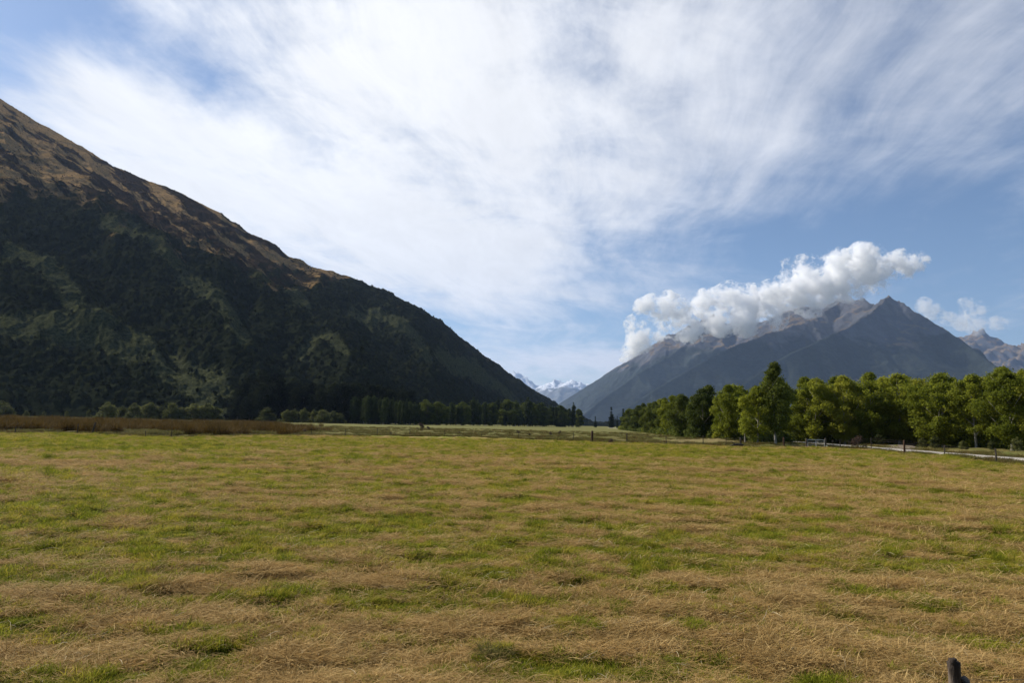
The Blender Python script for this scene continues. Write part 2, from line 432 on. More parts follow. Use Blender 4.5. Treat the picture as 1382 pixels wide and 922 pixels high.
gul = (30*rdge([(-60, 260), (40, 310), (110, 360), (180, 430), (250, 490)], 20)+26*rdge([(20, 400), (60, 430), (40, 445)], 10)
       + 22*rdge([(250, 360), (340, 430), (390, 480), (420, 530)], 15)+20*rdge([(400, 400), (480, 440), (530, 500)], 14))
down = sst(0, 1, TT)
ga_ = ridged(PX/95+.35*fbm(HX/160, HY/160, 97, 2), TT*1.6+PX/260, 95, 4, .55)
HZ = HZ+inner*(spurs-gul+(ga_-.45)*.09*HY/6+(fbm(HX/60, HY/60, 98, 4)-.5)*16)
HZ = HZ+(ridged(HX/45, HY/45, 99, 4)-.5)*9*sst(0, .1, TT)*(1-.6*sst(-10, 60, np.interp(PX, [-300, 0, 60, 110, 200, 250, 330, 400, 470, 560, 700], [120, 225, 250, 268, 305, 322, 352, 362, 372, 380, 500])-PY))
# what grows where
n1 = fbm(PX/34, PY/26, 101, 5, .6); n2 = fbm(HX/14, HY/14, 102, 4, .6)
grassline = np.interp(PX, [-300, 0, 60, 110, 200, 250, 330, 400, 470, 560, 700], [130, 238, 262, 285, 318, 338, 362, 372, 380, 384, 500])
grass = sst(-22, 24, (grassline-PY)+110*(n1-.5)+40*(n2-.5))
streaks = fbm(PX/45, (PY-.62*PX+9*fbm(PX/30, PY/30, 105, 3))/6.5, 104, 5, .62)
gr_in = np.clip(grass*sst(.52, .66, streaks+.13*(1-sst(60, 200, PX))+.14*(n1-.5)+.05*sst(0, 40, grassline-PY-30)), 0, 1)
gr_in = np.maximum(gr_in, .8*np.exp(-(seg_d(wpx, wpy, [(400, 356), (440, 368), (470, 378)])/5)**2))
fernpts = [([(-60, 455), (60, 452), (140, 466), (215, 498), (290, 540)], 24), ([(20, 345), (70, 385), (100, 430)], 15), ([(140, 320), (200, 350), (250, 375)], 11),
           ([(255, 385), (300, 425), (330, 470)], 17), ([(240, 470), (300, 520)], 12), ([(340, 380), (420, 430)], 8), ([(400, 475), (440, 470), (470, 490)], 8), ([(470, 430), (545, 455), (580, 500)], 10), ([(600, 490), (660, 520), (700, 545)], 13),
           ([(230, 505), (300, 548)], 16)]
fern = 0
for p_, w_ in fernpts: fern = np.maximum(fern, np.exp(-(seg_d(wpx, wpy, p_)/w_)**2))
fern = sst(.38, .72, fern+(fbm(HX/9, HY/12, 110, 6, .75)-.5)*1.7)*(1-grass)*.95
scrub = sst(.0, 1, grass)*(1-gr_in)
# canopy
d1, r1 = cells(HX/4.6, HY/4.6, 120); d2, r2 = cells(HX/2.4, HY/2.4, 130); d3, r3 = cells(HX/2.2, HY/2.2, 140)
can = (np.sqrt(np.clip(1-d1*d1*1.1, 0, 1))*(1.6+3.2*r1*r1)+np.sqrt(np.clip(1-d2*d2, 0, 1))*.9)
shr = np.where(r3 > .55, np.sqrt(np.clip(1-d3*d3*2, 0, 1))*1.8*r3, 0)
fn = fbm(HX/2.5, HY/2.5, 141, 3)*1.2+shr*.5
bushm = np.clip(1-grass-fern, 0, 1)
HZ = HZ+sst(0, .02, TT)*(bushm*can*.9+fern*fn+grass*(shr*(.35+.65*scrub)))
HZ[0] = -3
m, h, o = new_mat('hill_cover'); P = h.pos()
ag, af, asx = h.attr('tussock'), h.attr('fern'), h.attr('scrub'); rv_ = h.attr('cell')
nf = h.noise(P, .40, 7, .75); nl = h.noise(P, .06, 4, .6)
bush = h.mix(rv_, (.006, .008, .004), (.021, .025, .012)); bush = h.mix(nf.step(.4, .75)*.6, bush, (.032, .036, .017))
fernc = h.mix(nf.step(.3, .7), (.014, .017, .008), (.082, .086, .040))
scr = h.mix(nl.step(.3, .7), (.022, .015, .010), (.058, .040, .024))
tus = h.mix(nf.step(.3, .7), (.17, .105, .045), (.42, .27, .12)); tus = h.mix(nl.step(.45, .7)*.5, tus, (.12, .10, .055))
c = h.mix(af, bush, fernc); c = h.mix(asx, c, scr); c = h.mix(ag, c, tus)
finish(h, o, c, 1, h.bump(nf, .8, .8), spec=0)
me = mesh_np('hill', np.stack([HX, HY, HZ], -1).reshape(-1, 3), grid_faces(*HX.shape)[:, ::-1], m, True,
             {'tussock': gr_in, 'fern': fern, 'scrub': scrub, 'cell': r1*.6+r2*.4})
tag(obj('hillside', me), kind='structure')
def hill_z(x, y):
    """height of the hill near x, y, by nearest grid vertex"""
    px = x/np.maximum(y, 1)
    ci = np.clip(np.searchsorted(sx, px), 0, ncol-1); t = (y-yf[ci])/(yr[ci]-yf[ci])
    ri = np.clip(np.searchsorted(tt, t), 0, nrow-1); return HZ[ri, ci], ri, ci, t

# ------------------------------------------------------------------ mountains
def range_mesh(name, x0, x1, y0, y1, step, ridges, slope, nscale, namp, mat, zmin=-40, seed=200, crag=0):
    xs = np.arange(x0, x1, step); ys = np.arange(y0, y1, step); X, Y = np.meshgrid(xs, ys)
    wx = X+(fbm(X/900, Y/900, seed+50, 3)-.5)*260; wy = Y+(fbm(X/900, Y/900, seed+60, 3)-.5)*260
    Z = np.full(X.shape, -1e4); near = np.full(X.shape, 1e6)
    for pts, sl_ in ridges:
        P3 = [at_y(*p) for p in pts]
        for i_, (a, b) in enumerate(zip(P3[:-1], P3[1:])):
            dx, dy = b.x-a.x, b.y-a.y; t = np.clip(((wx-a.x)*dx+(wy-a.y)*dy)/(dx*dx+dy*dy), 0, 1)
            # exact on the crest, warped away from it
            t0 = np.clip(((X-a.x)*dx+(Y-a.y)*dy)/(dx*dx+dy*dy), 0, 1); d0 = np.hypot(X-a.x-t0*dx, Y-a.y-t0*dy)
            d1 = np.hypot(wx-a.x-t*dx, wy-a.y-t*dy); k = sst(0, 350, d0); d = d0*(1-k)+d1*k; tm = t0*(1-k)+t*k
            hz = a.z+(b.z-a.z)*tm
            prof = d*(sl_*slope)*(1.0+.35*np.exp(-d/260))*(1-.12*sst(900, 2200, d))
            Z = np.maximum(Z, hz-prof); near = np.minimum(near, d0)
    hgt = np.clip(Z/900, 0, 1.4)
    rg = ridged(X/nscale, Y/nscale, seed, 6, .5)
    calm = .15+.85*sst(0, 420, near)
    Z = Z+(rg-.55)*namp*(.35+.65*np.clip(hgt, 0, 1))*calm*sst(.02, .25, hgt)+(ridged(X/230, Y/230, seed+4, 5, .55)-.5)*namp*.42*calm*sst(.02, .2, hgt)+(ridged(X/120, Y/120, seed+14, 3, .6)-.4)*crag*1.1*np.exp(-near/160)*sst(.8, 1.3, hgt)
    if crag: Z = Z+(ridged(X/140, Y/140, seed+9, 4, .6)-.5)*crag*sst(.75, 1.2, hgt)
    Z = np.maximum(Z, zmin)
    curv = rg
    me = mesh_np(name, np.stack([X, Y, Z], -1).reshape(-1, 3), grid_faces(*X.shape), mat, True, {'gully': curv})
    return tag(obj(name, me), kind='structure')
def mountain_mat(name, treeline, tl_var, forest, tan, rock, snow=None):
    m, h, o = new_mat(name); P = h.pos(); X, Y, Z = h.xyz(P)
    gy = h.attr('gully')
    nz = S(h.t, h.new('ShaderNodeNewGeometry').outputs['Normal']); nx, ny, nzz = h.xyz(nz)
    big = h.noise(P, .0011, 5, .6); mid = h.noise(P, .005, 5, .65); fin = h.noise(P, .03, 5, .7)
    alt = Z+(big-.5)*tl_var*1.6+(mid-.5)*tl_var*1.0+(gy-.5)*tl_var*.7
    c = h.mix((fin*.6+mid*.4+(gy-.5)*.3).step(.38, .62), forest, tuple(v*2.5 for v in forest))
    rk = h.mix(mid.step(.35, .65), rock, tuple(v*1.7 for v in rock))
    tn = h.mix(fin.step(.3, .7), tuple(v*.75 for v in tan), tuple(v*1.25 for v in tan))
    up = h.mix((mid*.6+big*.4+(nzz-.80)*1.2+gy*.15).step(.50, .66), rk, tn)
    c = h.mix(alt.step(treeline-60, treeline+60), c, up)
    if snow:
        c = h.mix((Z+(mid-.5)*420+(nzz-.75)*600+(gy-.5)*-250).step(snow-80, snow+80), c, (.62, .65, .70))
    finish(h, o, c, .95, h.bump(fin, .7, 14), spec=.05)
    return m
MM = mountain_mat('mountain_cover', 820, 360, (.011, .014, .012), (.135, .098, .062), (.050, .050, .056))
main = [
    ([(730, 562, 10400), (755, 544, 10000), (790, 522, 9600), (830, 497, 9200), (870, 471, 8900), (900, 453, 8700), (930, 440, 8500), (952, 428, 8400), (963, 424, 8350), (975, 434, 8300), (1000, 441, 8100)], 1.0),
    ([(1000, 441, 8100), (1040, 428, 7800), (1080, 414, 7600), (1110, 409, 7450), (1133, 404, 7350), (1147, 404, 7250), (1163, 402, 7150), (1172, 407, 7050), (1181, 409, 7000), (1191, 401, 6900), (1200, 397, 6850)], 1.0),
    ([(1200, 397, 6850), (1212, 404, 6800), (1240, 421, 6550), (1270, 441, 6300), (1300, 461, 6050), (1330, 483, 5800), (1352, 499, 5600), (1400, 535, 5250), (1450, 570, 5000)], 1.15),
    ([(1200, 398, 6850), (1178, 420, 6550), (1150, 438, 6300), (1105, 458, 6000), (1060, 480, 5750), (1010, 512, 5500), (960, 548, 5200)], 1.0),
    ([(1133, 404, 7350), (1100, 428, 7050), (1040, 448, 6750), (1000, 462, 6550), (940, 492, 6300), (880, 528, 6000), (830, 560, 5800)], 1.0),
    ([(963, 424, 8350), (940, 452, 8000), (905, 478, 7700), (860, 505, 7300), (810, 540, 7000), (780, 566, 6700)], 1.0),
    ([(1200, 398, 6850), (1225, 440, 6450), (1250, 480, 6150), (1270, 530, 5850)], 1.1)]
range_mesh('mountain', -300, 6400, 4600, 10600, 14, main, 0.80, 560, 200, MM, seed=211, crag=34)
MF = mountain_mat('far_mountain_cover', 700, 400, (.014, .017, .014), (.15, .11, .072), (.062, .062, .068))
range_mesh('far_mountain', 5600, 14000, 8200, 13500, 34, [
    ([(1200, 520, 11500), (1270, 492, 11200), (1303, 455, 11000), (1315, 447, 10950), (1323, 444, 10900), (1333, 449, 10850), (1345, 460, 10800), (1360, 466, 10700), (1382, 464, 10600), (1420, 440, 10500), (1500, 420, 10300), (1600, 440, 10000)], 1.0),
    ([(1420, 440, 10500), (1382, 478, 9700), (1350, 496, 9300), (1310, 530, 8900)], 1.0)], .66, 900, 260, MF, seed=260, crag=120)
MS = mountain_mat('snow_mountain_cover', 300, 300, (.05, .06, .06), (.12, .12, .12), (.11, .12, .13), snow=1010)
range_mesh('snow_mountain', -2500, 5200, 17000, 21500, 45, [
    ([(560, 540, 20500), (660, 520, 20300), (690, 504, 20000), (694, 501, 20000), (699, 507, 19900), (708, 510, 19800), (716, 519, 19600), (726, 521, 19400), (738, 519, 19200), (745, 516, 19100), (750, 513, 19000), (757, 517, 18900), (764, 516, 18800), (771, 513, 18700), (778, 515, 18600), (788, 517, 18500), (830, 525, 18500), (900, 520, 18500)], .9),
    ([(750, 513, 19000), (735, 540, 17800)], 1.0), ([(771, 513, 18700), (765, 545, 17600)], 1.0)], .60, 900, 380, MS, seed=290, crag=160)
# wooded rise, far down the valley
range_mesh('wooded_rise', -200, 900, 1750, 2400, 5, [([(690, 566, 2300), (760, 562, 2250), (785, 566, 2200), (800, 571, 2150), (840, 573, 2100)], .9)], .5, 60, 60, MM, zmin=-5, seed=301)

# ------------------------------------------------------------------ haze
HZ_D = 2.8e-5
m, h, o = new_mat('haze_air'); pv = h.new('ShaderNodeVolumePrincipled'); pv.inputs['Color'].default_value = (.46, .64, 1.0, 1)
pv.inputs['Density'].default_value = HZ_D; pv.inputs['Anisotropy'].default_value = .25
h.t.links.new(pv.outputs[0], o.inputs['Volume'])
mb = MB().box((0, 0, 0), (40000, 24000, 2700)); hz = mb.obj('haze', m, None, False)
hz.location = (3000, 11500, 1350-43); tag(hz, kind='stuff'); hz.display_type = 'WIRE'

# ------------------------------------------------------------------ cumulus
def cumulus(name, blobs, Y, label, dens=.006, nz=.0042, seed=0.0, edge=.42):
    """blobs: (px, py, radius in photo pixels); a real volume hung at its own distance"""
    C = [(at_y(px, py, Y+dy), rad*Y/FPX) for px, py, rad, dy in blobs]
    ctr = sum((c for c, _ in C), Vector())/len(C)
    V = []; F = []
    lo = Vector([min(c[k]-r*1.35 for c, r in C) for k in range(3)]); hi = Vector([max(c[k]+r*1.35 for c, r in C) for k in range(3)])
    # hull: one joined skin of the lumps, grown a little, by voxel remesh
    mb = MB(); import bmesh
    bm = bmesh.new()
    for c, r in C:
        bmesh.ops.create_icosphere(bm, subdivisions=2, radius=r*1.32, matrix=Matrix.Translation(c-ctr))
    me = bpy.data.meshes.new(name); bm.to_mesh(me); bm.free()
    o_ = obj(name, me); o_.location = ctr
    rm = o_.modifiers.new('skin', 'REMESH'); rm.mode = 'VOXEL'; rm.voxel_size = max(30, min(r for _, r in C)*.45)
    dg = bpy.context.evaluated_depsgraph_get(); dg.update(); me2 = bpy.data.meshes.new_from_object(o_.evaluated_get(dg))
    o_.modifiers.clear(); o_.data = me2; me2.name = name
    m, h, o = new_mat(name+'_vapour'); P = h.coord('Object'); x, y, z = h.xyz(P)
    wv = h.noise(P, nz*.45, 3, .55, color=True); a, b, c_ = h.xyz(wv)
    k = 330.0; x2 = x+(a-.5)*k; y2 = y+(b-.5)*k; z2 = z+(c_-.5)*k
    f = None
    for c, r in C:
        q = c-ctr; dx = x2-q.x; dy = y2-q.y; dz = z2-q.z
        t_ = 1.0-((dx*dx+dy*dy+dz*dz)._m('SQRT'))/(r*1.22)
        f = t_ if f is None else f._m('SMOOTH_MAX', t_, .25)
    n = h.noise(P, nz, 8, .62); n2 = h.noise(P, nz*3.1, 5, .65)
    n3 = h.noise(P, nz*8.5, 4, .65)
    d = (f+(n-.5)*4.2+(n2-.5)*3.8+(n3-.5)*2.0)
    d = d.step(edge-.26, edge+.30)
    pv = h.new('ShaderNodeVolumePrincipled'); pv.inputs['Color'].default_value = (1, 1, 1, 1); pv.inputs['Anisotropy'].default_value = 0
    h.t.links.new((d*dens).o, pv.inputs['Density']); h.t.links.new(pv.outputs[0], o.inputs['Volume'])
    me2.materials.clear(); me2.materials.append(m)
    try: m.cycles.volume_step_rate = 1.0
    except Exception: pass
    return tag(o_, label, 'cloud', 'cumulus clouds over the mountains')
CB = [(866, 456, 18, 0), (852, 438, 11, 100), (868, 415, 12, 0), (880, 408, 11, 0), (900, 406, 13, 0), (885, 448, 14, 0), (918, 420, 18, -50), (895, 437, 17, 0), (930, 445, 20, -100), (955, 410, 19, 100), (985, 402, 20, 0), (975, 432, 20, -150),
      (1012, 408, 22, 0), (1005, 432, 20, -100), (1040, 403, 22, 0), (1045, 428, 16, -150), (1072, 392, 26, 0), (1085, 365, 20, 50), (1105, 385, 28, 0), (1095, 410, 18, -50), (1130, 365, 26, 0), (1150, 385, 22, 0), (1165, 352, 22, 0), (1180, 372, 22, 0), (1200, 362, 18, 50), (1222, 358, 17, 50), (1238, 354, 14, 50), (1215, 346, 10, 0), (848, 474, 10, 0), (842, 484, 6, 0), (1180, 345, 14, 0),
      (858, 470, 9, 0), (1060, 352, 7, 0), (1158, 336, 9, 0)]
cumulus('cumulus_cloud', CB, 6700, 'long white puffy cloud lying along the top of the big mountain', dens=.021)
CB2 = [(1247, 412, 10, 0), (1262, 422, 11, 0), (1280, 430, 9, 0), (1305, 412, 11, 0), (1322, 416, 10, 0), (1300, 432, 13, 0), (1318, 440, 12, 0), (1345, 436, 9, 0), (1358, 438, 7, 0)]
cumulus('cumulus_cloud', CB2, 9200, 'small torn white cloud in the blue beside the summit, above the far right peak', dens=.0055, nz=.0045)

# ------------------------------------------------------------------ plants: templates
def leaf_mat(name, ca, cb, trans=.35, patch=.25, third=None, spec=.08):
    m, h, o = new_mat(name); P = h.pos(); rnd = h.rand(); v = h.attr('tone')
    n = h.noise(P, patch, 3, .6)
    c = h.mix((v*.6+n*.5+(rnd-.5)*.5).step(.15, .95), ca, cb)
    if third: c = h.mix((rnd*1.0+(n-.5)*.8).step(.45, .95)*.8, c, third)
    finish(h, o, c, .75, None, trans, spec=spec); return m
def quads(cen, nrm, size, rng, asp=1.0):
    """one small leafy face per centre"""
    n = len(cen); r = rng.normal(size=(n, 3)); nrm = nrm/np.linalg.norm(nrm, axis=1, keepdims=True)
    a = np.cross(nrm, r); a /= np.linalg.norm(a, axis=1, keepdims=True)+1e-9; b = np.cross(nrm, a)
    s = (size*(.6+.8*rng.random(n)))[:, None]
    a = a*s*asp*.5; b = b*s*.5
    v = np.stack([cen-a, cen-b*.9, cen+a, cen+b], 1).reshape(-1, 3)
    return v, np.arange(4*n).reshape(n, 4)
def crown_mesh(name, mat, seed, H, W, base, n, leaf, lobes=16, lobe_r=.22, shape='round', gap=0.0):
    """leaf faces through lobes; H total height, W width, base = crown's bottom"""
    rng = np.random.default_rng(seed); ch = H-base; L = []
    for i in range(lobes):
        for _ in range(60):
            t = rng.random(); ang = rng.random()*2*math.pi
            if shape == 'round': env = math.sqrt(max(0, 1-(2*t-.95)**2))*(.92+.08*t)
            elif shape == 'column': env = min(1, t*5)*(1-t**3.5*.75)
            elif shape == 'cone': env = (1-t)**.85*.95+.04
            elif shape == 'bush': env = math.sqrt(max(0, 1-t*t))
            rr = env*(rng.random()**.45)
            break
        r = lobe_r*W*(.65+.7*rng.random())*(.55 if shape == 'cone' and t > .6 else 1)
        R_ = max(0, rr*W/2-r*.55)
        L.append((R_*math.cos(ang), R_*math.sin(ang), base+t*(ch-r*.8)+r*.15*(shape != 'bush'), r))
    if shape in ('column', 'cone'):
        for t in np.linspace(.05, 1, 9):
            env = (1-t)**.85*.8+.05 if shape == 'cone' else min(1, t*5)*(1-t**3.5*.8)
            L.append((0, 0, base+t*ch*.97, max(env*W*.42, .12*W)))
    L = np.array(L); wts = L[:, 3]**2; idx = rng.choice(len(L), n, p=wts/wts.sum())
    d = rng.normal(size=(n, 3)); d /= np.linalg.norm(d, axis=1, keepdims=True)
    d[:, 2] = np.where(rng.random(n) < .45, np.abs(d[:, 2]), d[:, 2])
    rad = L[idx, 3]*(rng.random(n)**.38)*(1+.13*rng.normal(size=n))
    c = L[idx, :3]+d*rad[:, None]*np.array([1, 1, .85])
    # uneven gaps
    if gap:
        g = fbm(c[:, 0]*1.3/W*4+c[:, 2]*.5, c[:, 1]*1.3/W*4-c[:, 2]*.6, seed+3, 2); keep = g > gap; c, d, idx = c[keep], d[keep], idx[keep]
    c[:, 2] = np.maximum(c[:, 2], .05)
    nrm = d+rng.normal(size=c.shape)*.75+np.array([0, 0, .25])
    v, f = quads(c, nrm, np.full(len(c), leaf), rng)
    tone = np.repeat(np.clip(rng.normal(.5, .22, len(c))+(_h(idx, idx*0, seed)-.5)*.5, 0, 1), 4)
    return mesh_np(name, v, f, mat, False, {'tone': tone})
def trunk_mesh(name, mat, seed, H, r0, base, W, limbs=7, lean=.03):
    rg = random.Random(seed); mb = MB(); lx, ly = rg.uniform(-lean, lean), rg.uniform(-lean, lean)
    def P(t): return Vector((lx*H*t+.12*math.sin(t*5+seed), ly*H*t+.1*math.cos(t*4+seed)-.1, H*t))
    ts = [0, .03, .1, .2, .35, .5, .7, .88]; mb.tube([P(t)-Vector((0, 0, .3 if t == 0 else 0)) for t in ts], [r0*1.5, r0*1.15, r0, r0*.9, r0*.72, r0*.52, r0*.3, r0*.1], 9, True, seed, .12)
    for i in range(limbs):
        t = max(base/H*.8, .12)+(.75-base/H*.8)*(i+.5)/limbs; a = i*2.4+rg.random(); ln = W*.42*(1-.45*t)*rg.uniform(.7, 1.1)
        p = P(t); q = p+Vector((math.cos(a)*ln*.55, math.sin(a)*ln*.55, ln*.5)); q2 = p+Vector((math.cos(a+.2)*ln, math.sin(a+.2)*ln, ln*1.15))
        mb.tube([p, q, q2], [r0*.42*(1-t*.5), r0*.25*(1-t*.5), r0*.06], 6, True, seed+i, .1)
    return mb.mesh(name, mat)
def bark_mat(name, ca, cb):
    m, h, o = new_mat(name); P = h.coord('Object'); x, y, z = h.xyz(P)
    n = h.noise(h.vec(x*4, y*4, z*.8), 2.2, 5, .65); c = h.mix(n.step(.35, .65), ca, cb)
    finish(h, o, c, .9, h.bump(n, .7, .05)); return m
BARK = bark_mat('bark', (.07, .055, .04), (.16, .135, .105)); BARKP = bark_mat('pale_bark', (.17, .15, .12), (.34, .31, .26))
LM_W = leaf_mat('grove_leaves', (.095, .115, .010), (.270, .285, .028), .47, .2, third=(.27, .265, .030))
LM_D = leaf_mat('dark_tree_leaves', (.040, .056, .009), (.125, .145, .022), .28, .2)
LM_P = leaf_mat('poplar_leaves', (.020, .030, .009), (.070, .090, .022), .3, .15)
LM_K = leaf_mat('native_leaves', (.006, .008, .005), (.034, .040, .018), .15, .15, spec=0)
LM_C = leaf_mat('conifer_leaves', (.011, .020, .009), (.032, .048, .018), .12, .3)
LM_Y = leaf_mat('willow_leaves', (.045, .052, .015), (.14, .145, .042), .35, .2)
LM_B = leaf_mat('dry_bush_leaves', (.045, .028, .020), (.105, .070, .050), .2, .8)
def make_tree(kind, name, label, cat, seed):
    t = empty(name)
    if kind == 'grove':    a = (trunk_mesh('trunk', BARKP, seed, 12, .20, 1.6, 8, 9), crown_mesh('crown', LM_W, seed, 12, 9.6, .35+(seed % 3)*.35, 20000, .25, 85, .105, 'round', .27))
    elif kind == 'deep':   a = (trunk_mesh('trunk', BARK, seed, 12, .22, 1.4, 8, 8), crown_mesh('crown', LM_D, seed, 12, 8.8, .3, 18000, .25, 75, .11, 'round', .24))
    elif kind == 'aspen':  a = (trunk_mesh('trunk', BARKP, seed, 14, .19, 2.6, 6, 9), crown_mesh('crown', LM_D, seed, 14, 6.6, 2.2, 16000, .25, 70, .13, 'column', .34))
    elif kind == 'poplar': a = (trunk_mesh('trunk', BARKP, seed, 15, .16, 1.2, 4, 5), crown_mesh('crown', LM_P, seed, 15, 4.6, .8, 5200, .42, 16, .24, 'column', .33))
    elif kind == 'native': a = (trunk_mesh('trunk', BARK, seed, 20, .3, 2, 9, 7), crown_mesh('crown', LM_K, seed, 20, 10.5, .6, 9500, .5, 40, .16, 'column', .35))
    elif kind == 'conifer': a = (trunk_mesh('trunk', BARK, seed, 20, .22, 1, 5, 6), crown_mesh('crown', LM_C, seed, 20, 6.2, .5, 6500, .45, 40, .13, 'cone', .3))
    elif kind == 'willow': a = (trunk_mesh('trunk', BARK, seed, 5.2, .12, .4, 5, 6), crown_mesh('crown', LM_Y, seed, 5.5, 6.4, .1, 5200, .30, 22, .19, 'bush', .30))
    elif kind == 'bush':   a = (trunk_mesh('stem', BARK, seed, 1.6, .05, .1, 1.6, 7), crown_mesh('crown', LM_B, seed, 1.9, 2.6, .0, 2600, .11, 16, .2, 'bush', .36))
    for me in a: obj(me.name.split('.')[0], me, t)
    tag(t, label, cat); return t
PROTO = {}; USED = set()
def plant(kind, name, loc, H, label, cat, group=None, var=None, wid=1.0):
    nv = {'grove': 6, 'deep': 4, 'aspen': 2, 'poplar': 4, 'native': 4, 'conifer': 2, 'willow': 3, 'bush': 3}[kind]
    vi = random.randrange(nv) if var is None else var % nv
    key = (kind, vi); base = {'grove': 12, 'deep': 12, 'aspen': 14, 'poplar': 15, 'native': 20, 'conifer': 20, 'willow': 5.5, 'bush': 1.9}[kind]
    if key not in PROTO: PROTO[key] = make_tree(kind, name, label, cat, 400+hash_(kind)*20+vi); o = PROTO[key]
    else: o = copy_tree(PROTO[key])
    o.name = name; o.location = loc; s = H/base; o.scale = (s*wid, s*wid, s); o.rotation_euler = (0, 0, random.uniform(0, 6.28))
    tag(o, label, cat); 
    if group: o['group'] = group
    elif 'group' in o: del o['group']
    return o
def hash_(k): return ['grove', 'deep', 'aspen', 'poplar', 'native', 'conifer', 'willow', 'bush'].index(k)
def gz1(x, y): return float(ground_z(np.array([x]), np.array([y]))[0])

# grove on the right: front row read off the photograph (px, base, top, kind, width)
FRONT = [(1422, 611, 492, 'grove', 1.0, 'olive tree at the near right end of the grove, cut by the photo edge'),
         (1366, 609, 503, 'grove', 1.05, 'bushy olive tree behind the rightmost fence post, by the right edge'),
         (1318, 606, 504, 'grove', .95, 'yellowish green tree just left of the rightmost roadside post'),
         (1272, 604, 506, 'grove', 1.15, 'broad dense olive tree behind the second roadside post from the right'),
         (1216, 601, 503, 'grove', 1.1, 'pale barked grey-green tree where the dirt track leaves the road'),
         (1176, 600, 509, 'grove', .9, 'rounded green tree right above the gravel road left of the dirt track'),
         (1140, 599, 507, 'grove', .9, 'olive tree right of the farm gate, behind the road'),
         (1104, 598, 511, 'grove', 1.0, 'leaning light green tree directly behind the farm gate'),
         (1022, 601, 520, 'grove', 1.0, 'round light olive tree left of the tall pale trunked tree'),
         (984, 598, 519, 'grove', .95, 'rounded olive tree behind the dry grass bank'),
         (948, 594.5, 524, 'deep', 1.0, 'dark rounded tree at the left of the dry grass bank'),
         (920, 590.5, 531, 'deep', 1.0, 'dark green tree, third of the shrinking row left of the dry bank'),
         (897, 587.5, 537, 'deep', 1.0, 'mid green tree in the receding front row above the post left of the dry bank'),
         (877, 585, 543, 'deep', 1.05, 'small looking tree far along the receding front row of the grove'),
         (862, 583, 547, 'deep', 1.1, 'distant round tree near the far left end of the grove'),
         (850, 581.5, 551, 'deep', 1.2, 'last round tree at the far left end of the grove')]
def put(px, by, ty, kind, wid, label, name='grove_tree', group=None, var=None):
    g = at_g(px, by); top = at_y(px, ty, g.y); z = gz1(g.x, g.y)
    return plant(kind, name, (g.x, g.y, z-.05), top.z-z, label, 'tree', group, var, wid)
for i, f in enumerate(FRONT): put(f[0], f[1], f[2], f[3], f[4], f[5], var=i)
put(1047, 602, 489, 'aspen', .95, 'tallest tree of the grove with bare pale lower trunk and dark crown', 'tall_tree', var=0)
TOPX = [820, 838, 850, 870, 890, 915, 935, 960, 985, 1010, 1040, 1075, 1100, 1130, 1160, 1200, 1240, 1270, 1300, 1330, 1382, 1500]
TOPY = [568, 560, 552, 545, 538, 530, 524, 520, 516, 512, 506, 508, 511, 505, 502, 504, 500, 502, 506, 500, 493, 480]
for row, (dd, lab) in enumerate([(7, 'tree crowded in the second rank of the grove, only its upper crown showing'),
                                 (16, 'tree deep inside the grove glimpsed between nearer crowns'), (28, 'tree at the back of the grove whose crown makes the skyline against the mountain')]):
    px = 842+row*4
    while px < 1480:
        g = at_g(px, np.interp(px, BX, BY)); Y = g.y+dd*(1 if g.y < 200 else 1.6); ty = np.interp(px, TOPX, TOPY)+random.uniform(-3, 5)+(2-row)*2
        p = at_y(px, ty, Y); z = gz1(p.x, p.y)
        plant('grove' if px > 960 or random.random() < .3 else 'deep', 'grove_tree', (p.x, p.y, z), max(6, p.z-z), lab, 'tree', ['second rank of the grove', 'inner trees of the grove', 'back trees of the grove'][row], wid=random.uniform(.85, 1.1))
        px += 6.8*921/Y*random.uniform(.85, 1.2)
# low green understorey beside the road
for i, (px, by, ty, lab) in enumerate([(1300, 606.5, 594, 'low dark shrub under the grove right of the dirt track'), (1262, 605, 588, 'leafy green shrub on the right side of the dirt track mouth'),
                                       (1245, 603.5, 590, 'small shrub nearest the dirt track mouth'), (1338, 609, 596, 'low shrub beneath the trees beside the rightmost roadside post'),
                                       (1374, 611, 592, 'low leafy shrub under the trees at the right edge'), (1160, 605, 587, 'dark twiggy shrub on the field side of the road right of the gate'), (1186, 601, 587, 'pale green shrub at the foot of the pale barked tree')]):
    g = at_g(px, by); top = at_y(px, ty, g.y)
    plant('bush' if px == 1160 else 'willow', 'shrub', (g.x, g.y, gz1(g.x, g.y)), max(.9, top.z), lab, 'shrub', wid=1.0)

# conifers down the valley
for px, ty, Y, lab, var, wd in [(825, 549.5, 640, 'tallest dark conifer at the far left end of the grove', 0, 1.5), (841, 552, 640, 'second conifer from the left beyond the end of the grove', 1, 1.4),
                            (833, 562, 650, 'short conifer between the two tall ones beyond the grove', 1, 1.1), (848, 554, 560, 'dark conifer touching the far end of the grove', 0, 1.3), (803.5, 562, 700, 'lone small conifer in the valley gap', 1, 1.5)]:
    p = at_y(px, ty, Y); plant('conifer', 'conifer', (p.x, p.y, 0), p.z, lab, 'conifer', var=var, wid=wd)
